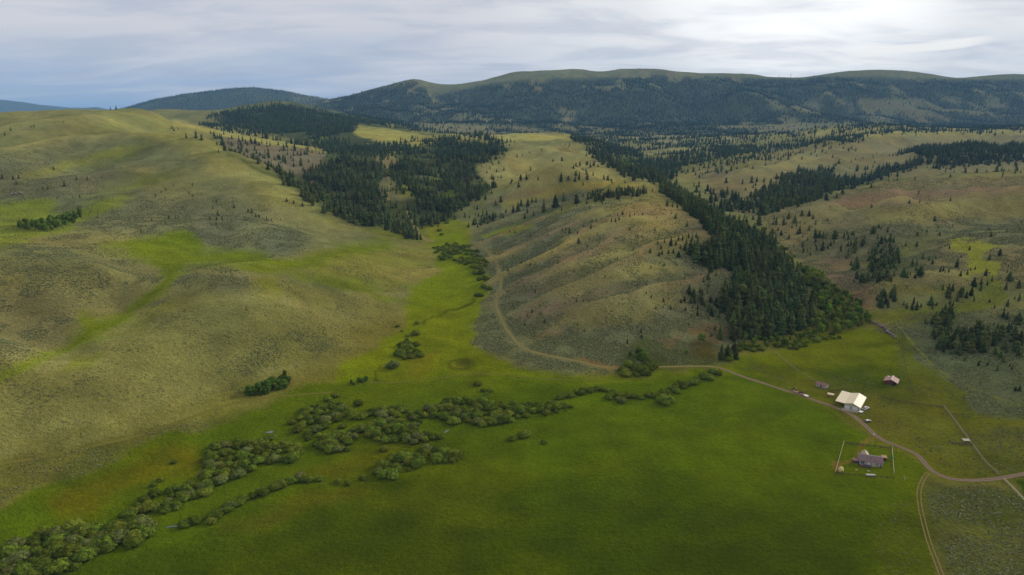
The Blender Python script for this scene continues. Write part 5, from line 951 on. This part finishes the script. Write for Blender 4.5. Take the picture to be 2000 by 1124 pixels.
# ------------------------------------------------------------------ make them
PTS = BAG.r
arr = np.array([(p[0], p[1], p[2]) for p in PTS]); zz = height(arr[:, 0], arr[:, 1]); ppx, ppy = to_px(arr[:, 0], arr[:, 1], zz)
dist = np.sqrt(arr[:, 0]**2+arr[:, 1]**2+(H-zz)**2); hp = arr[:, 2]/dist*F
kinds = np.array([p[4] for p in PTS]); regs = np.array([p[3] for p in PTS])
tx, ty = to_px(arr[:, 0], arr[:, 1], zz+arr[:, 2]*.5)
def topseen(x, y, z):                                     # is the upper part of the plant in sight of the camera
    n = 60; s = np.linspace(.25, .985, n); ok = np.ones(len(x), bool)
    for t in s:
        ok &= (height(x*t, np.maximum(y*t, 41)) < H+(z-H)*t+.2) | (y*t < 60)
    return ok
seen = topseen(arr[:, 0], arr[:, 1], zz+arr[:, 2]*.8) & (tx > -6) & (tx < 2006) & (ty < 1128)
print('plants', len(PTS), {k_: int((kinds == k_).sum()) for k_ in set(kinds)}, 'seen', {k_: int(((kinds == k_) & seen).sum()) for k_ in set(kinds)})
REG = dict(
 mouth='the dark stand at the ravine mouth', young='the young trees left of the dark stand', crest='the loose group below the middle hill crest',
 hill_top='the row across the middle hill top', hill_back='the spurs behind the middle hill', sage_slope='the middle hill above the track',
 left_slope='the left hill shoulder', west_slope='the slopes above the green bowl', left_back='the slope behind the left hill',
 left_gulch='the gulch beyond the left hill', far_wood='the wood beyond the left gulch', right_gulch='the right-hand gulch', right_ridge='the pale right ridges',
 right_slope='the sagebrush slope above the ranch', east_hill='the pinkish slope right of the ravine', ravine_top='the upper ravine',
 stream_near='the nearest stream thicket', stream_bend='the narrow thicket at the stream bend', thicket_left='the broad thicket by the pool',
 thicket_mid='the broken thicket in mid meadow', thicket_low='the compact thicket nearest open meadow', thicket_right='the long thicket along the stream',
 lower_branch='the winding lower stream branch', road_branch='the willow line reaching the road', lone_willow='the open meadow', side_stream='the side valley clump',
 valley_thicket='the thicket beside the upper track', ravine_edge='the meadow edge below the ravine', ravine_floor='the bright ravine floor', big_willow='the great round bushes of the ravine',
 toe_clump='the clump at the middle hill foot', young_grove='the dense grove under the left hill', small_grove='the small grove beside the stream', bowl_grove='the grove in the green bowl',
 bowl_brush='the green bowl edge', high_aspens='the high valley woods', grey_brush='the meadow corner below the ravine', fence_brush='the old fence line by the barn')
SPARSE = {'young','crest','hill_top','hill_back','sage_slope','left_slope','west_slope','left_back','right_slope','east_hill','lone_willow','mouth','stream_near','thicket_mid','thicket_right','thicket_left','ravine_floor','road_branch'}
def sizeword(h, kind):
    a, b_ = dict(conifer=(5, 11), willow=(3.1, 4.2), aspen=(5, 7.2), young=(3.5, 7), grey=(1.8, 3.1)).get(kind, (9, 13))
    return 'small' if h < a else ('tall' if h > b_ else 'middle-sized')
proto = {}
def thing(name, kind, i, parts, mesh=None):
    x, y, h = arr[i]; g = REG[regs[i]]; s = sizeword(h, kind)
    if mesh is not None: o = bpy.data.objects.new(name, mesh)
    else: o = bpy.data.objects.new(name, None); o.empty_display_size = .1
    SC.collection.objects.link(o)
    w = h if kind in ('conifer', 'far') else h*random.uniform(.9, 1.1)
    o.location = (x, y, zz[i]-.05*h*.3); o.rotation_euler = (0, 0, random.random()*6.28)
    fat = random.uniform(.85, 1.25) if kind != 'willow' else random.uniform(1.25, 1.7)
    if kind == 'conifer' and h < 12: fat *= 1.3
    if kind == 'young': fat *= 1.2
    o.scale = (w*fat, w*fat*random.uniform(.88, 1.12), h)
    for pn, pm in parts:
        c = bpy.data.objects.new(pn, pm); SC.collection.objects.link(c); c.parent = o
    word = dict(conifer='dark conifer', willow='green willow bush', aspen='leafy aspen', young='slim young aspen', grey='bare grey bush')[kind]
    o['label'] = f'{s} {word}, {place(i)} of {g}'; o['category'] = dict(conifer='conifer', willow='bush', aspen='tree', young='tree', grey='bush')[kind]; o['group'] = f"{word}{'es' if word.endswith('sh') else 's'} of {g}"
    return o
def place(i):
    rg = regs[i]; m_ = (regs == rg) & seen; r1 = (ppx[m_] < ppx[i]).mean(); r2 = (ppy[m_] < ppy[i]).mean()
    if rg in SPARSE:
        a_ = ('far left', 'left', 'middle', 'right', 'far right')[min(4, int(r1*5))]; b_ = ('top', 'upper', 'lower', 'bottom')[min(3, int(r2*4))]
        return f'{b_} {a_}'
    return ('left', 'middle', 'right')[min(2, int(r1*3))]+(' back' if r2 < .5 else ' front')
single = np.zeros(len(PTS), bool)
for kind, cap in (('conifer', 300), ('willow', 300), ('aspen', 150), ('young', 60), ('grey', 60)):
    ix = np.nonzero((kinds == kind) & seen)[0]; shown = hp*np.where(np.isin(regs, ['mouth', 'left_gulch', 'right_gulch', 'far_wood']), .5, 1.0); ix = ix[np.argsort(-shown[ix])][:cap]; single[ix] = True
    for i in ix:
        if kind == 'conifer': thing('conifer_tree', kind, i, (('crown', CON[i % 6]), ('trunk', CTR)))
        elif kind == 'willow': thing('willow_bush', kind, i, (), WIL[i % 5])
        elif kind == 'aspen': thing('aspen_tree', kind, i, (('crown', ASP[i % 4]), ('trunk', ATR)))
        elif kind == 'young': thing('young_aspen', kind, i, (), YNG[i % 3])
        else: thing('grey_bush', kind, i, (), GRY)
def scatter(name, meshes, ps, scales, label=None):
    col_ = bpy.data.collections.new(name+'_kinds')
    for j, m_ in enumerate(meshes): col_.objects.link(bpy.data.objects.new(f'{name}_kind', m_))
    me_ = bpy.data.meshes.new(name); me_.vertices.add(len(ps)); me_.vertices.foreach_set('co', np.asarray(ps, np.float32).ravel())
    def at_(n_, ty, v_, key='value'): a_ = me_.attributes.new(n_, ty, 'POINT'); a_.data.foreach_set(key, v_)
    at_('size', 'FLOAT_VECTOR', np.asarray(scales, np.float32).ravel(), 'vector')
    rot = np.zeros((len(ps), 3), np.float32); rot[:, 2] = RNG.uniform(0, 6.28, len(ps)); at_('turn', 'FLOAT_VECTOR', rot.ravel(), 'vector')
    at_('pick', 'INT', RNG.integers(0, len(meshes), len(ps)).astype(np.int32))
    o = bpy.data.objects.new(name, me_); SC.collection.objects.link(o)
    ng = bpy.data.node_groups.new(name, 'GeometryNodeTree'); ng.interface.new_socket('Geometry', in_out='INPUT', socket_type='NodeSocketGeometry'); ng.interface.new_socket('Geometry', in_out='OUTPUT', socket_type='NodeSocketGeometry')
    gi = ng.nodes.new('NodeGroupInput'); go = ng.nodes.new('NodeGroupOutput'); ip = ng.nodes.new('GeometryNodeInstanceOnPoints'); ci = ng.nodes.new('GeometryNodeCollectionInfo')
    ci.inputs[0].default_value = col_; ci.inputs['Separate Children'].default_value = True; ci.inputs['Reset Children'].default_value = True
    def na(n_, ty): d = ng.nodes.new('GeometryNodeInputNamedAttribute'); d.data_type = ty; d.inputs[0].default_value = n_; return d.outputs[0]
    ng.links.new(gi.outputs[0], ip.inputs['Points']); ng.links.new(ci.outputs[0], ip.inputs['Instance']); ip.inputs['Pick Instance'].default_value = True
    ng.links.new(na('pick', 'INT'), ip.inputs['Instance Index']); ng.links.new(na('turn', 'FLOAT_VECTOR'), ip.inputs['Rotation']); ng.links.new(na('size', 'FLOAT_VECTOR'), ip.inputs['Scale'])
    ng.links.new(ip.outputs[0], go.inputs[0]); md = o.modifiers.new('scatter', 'NODES'); md.node_group = ng
    tag(o, label, None, None, 'stuff'); return o
def rest(name, kind, meshes, fat=(.85, 1.25), mask=None, cat=None, label=None):
    m_ = (kinds == kind) & ~single
    if mask is not None: m_ &= mask
    if not m_.any(): return
    a_ = arr[m_]; f_ = RNG.uniform(*fat, len(a_)); ps = np.c_[a_[:, 0], a_[:, 1], zz[m_]-.015*a_[:, 2]]
    o = scatter(name, meshes, ps, np.c_[a_[:, 2]*f_, a_[:, 2]*f_, a_[:, 2]], label); o['category'] = cat or 'trees'
near = dist < 1500
rest('conifer_forest', 'conifer', CON, mask=near & (dist < 900), label='dark conifer forest filling the ravine behind the middle hill')
rest('gulch_forest', 'conifer', MIDC, mask=near & (dist >= 900), label='dark conifer forest of the gulches to either side of the middle hill')
rest('ridge_forest', 'conifer', RIDC, mask=~near, label='conifer woods on the far ridges below the mountain')
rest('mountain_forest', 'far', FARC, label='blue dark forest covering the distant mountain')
rest('willow_thicket', 'willow', WIL[:4], (1.25, 1.7), cat='bushes', label='remaining willow growth of the stream thickets and ravine')
rest('aspen_wood', 'aspen', ASP, label='light green leafy woodland on the ravine floor')
rest('aspen_saplings', 'young', YNG, label='young aspens packed inside the groves')
rest('grey_brushwood', 'grey', [GRY], cat='bushes', label='bare grey brushwood by the fence line')
# ------------------------------------------------------------------ sagebrush
def sage_mesh(seed):
    r = np.random.default_rng(seed); ico = bmesh.new(); bmesh.ops.create_icosphere(ico, subdivisions=1, radius=.5)
    v = np.array([w.co[:] for w in ico.verts]); f = np.array([[w.index for w in q.verts] for q in ico.faces]); ico.free()
    v = v*(1+.28*r.normal(size=(len(v), 1))); v[:, 2] = np.maximum(v[:, 2]*.62+.22, -.05); m_ = np_mesh('sagebrush', v, f); m_.materials.append(M_SAGE); return m_
SG = [sage_mesh(i) for i in range(5)]; d_ = sage_mesh(9); d_.materials.clear(); d_.materials.append(M_SAGE2); SG.append(d_)
# draw candidate points in proportion to the sage cover of each ground cell
area = np.abs(np.gradient(YG, axis=0)*np.gradient(XG, axis=1)); clump = fbm(XG/16, YG/16, 3, 211)
wgt = area*np.clip(sage, 0, 1)*(np.clip((clump+.05+.55*np.clip(sage, 0, 1))/.5, 0, 1)*.96+.04)*(YG < 1150)*(1-.72*sst(450, 1000, YG))*(np.abs(UG) < .95)*(PX > -40)*(PX < 2040)
RD = np.concatenate([road, trail, two])
nr = np.zeros(ZG.shape)
for x_, y_ in RD[::3]: nr[(np.abs(XG-x_) < 3.2) & (np.abs(YG-y_) < 3.2)] = 1
wgt = wgt*(1-nr)
def draw(wg, n, lo, hi):
    p = (wg/wg.sum()).ravel(); ix = RNG.choice(p.size, n, p=p); i, j = np.unravel_index(ix, wg.shape)
    fu = np.clip(j+RNG.uniform(-.5, .5, n), 0, NU-1.001); fv = np.clip(i+RNG.uniform(-.5, .5, n), 0, NV-1.001)
    y = np.exp(np.interp(fv, np.arange(NV), np.log(YS))); x = np.interp(fu, np.arange(NU), US)*y
    s = RNG.uniform(lo, hi, n)*np.interp(y, [220, 500], [.68, 1.0]); return np.c_[x, y, height(x, y)], np.c_[s*1.25, s*1.25, s]
ps, ss = draw(wgt, 170000, .4, 1.0); scatter('sagebrush', SG, ps, ss, 'grey-green sagebrush covering the dry slopes')['category'] = 'sagebrush'
tw = area*(1-np.clip(sage, 0, 1))*(sst(2.0, 5, ZG)*.6+.4*sst(.1, .7, fbm(XG/25, YG/25, 3, 221)))*(YG < 700)*(PX > -40)*(PX < 2040)*(PY < 1160)*(1-nr)
ps, ss = draw(tw, 16000, .25, .55); scatter('grass_tufts', [SG[5]], ps, ss, 'tufts and weeds in the meadow and on the slopes')['category'] = 'grass'
# ------------------------------------------------------------------ the air between here and the mountain
hz = bpy.data.meshes.new('haze'); hb = bmesh.new(); bmesh.ops.create_cube(hb, size=1.0); hb.to_mesh(hz); hb.free()
haze = link(bpy.data.objects.new('haze', hz)); tag(haze, kind='stuff')
z0, z1 = float(ZG.min())-1, max(float(ZG.max()), 170)+25
haze.scale = (66000, 29000, z1-z0); haze.location = (0, 14000, (z0+z1)/2)
hm = bpy.data.materials.new('haze_air'); hm.use_nodes = True; N = NT(hm.node_tree)
pv = N.n('ShaderNodeVolumePrincipled', {'Color': (.32, .62, 1.0, 1), 'Density': 4.0e-5, 'Anisotropy': 0.0})
o_ = N.n('ShaderNodeOutputMaterial'); N.t.links.new(pv.outputs[0], o_.inputs['Volume']); hz.materials.append(hm)
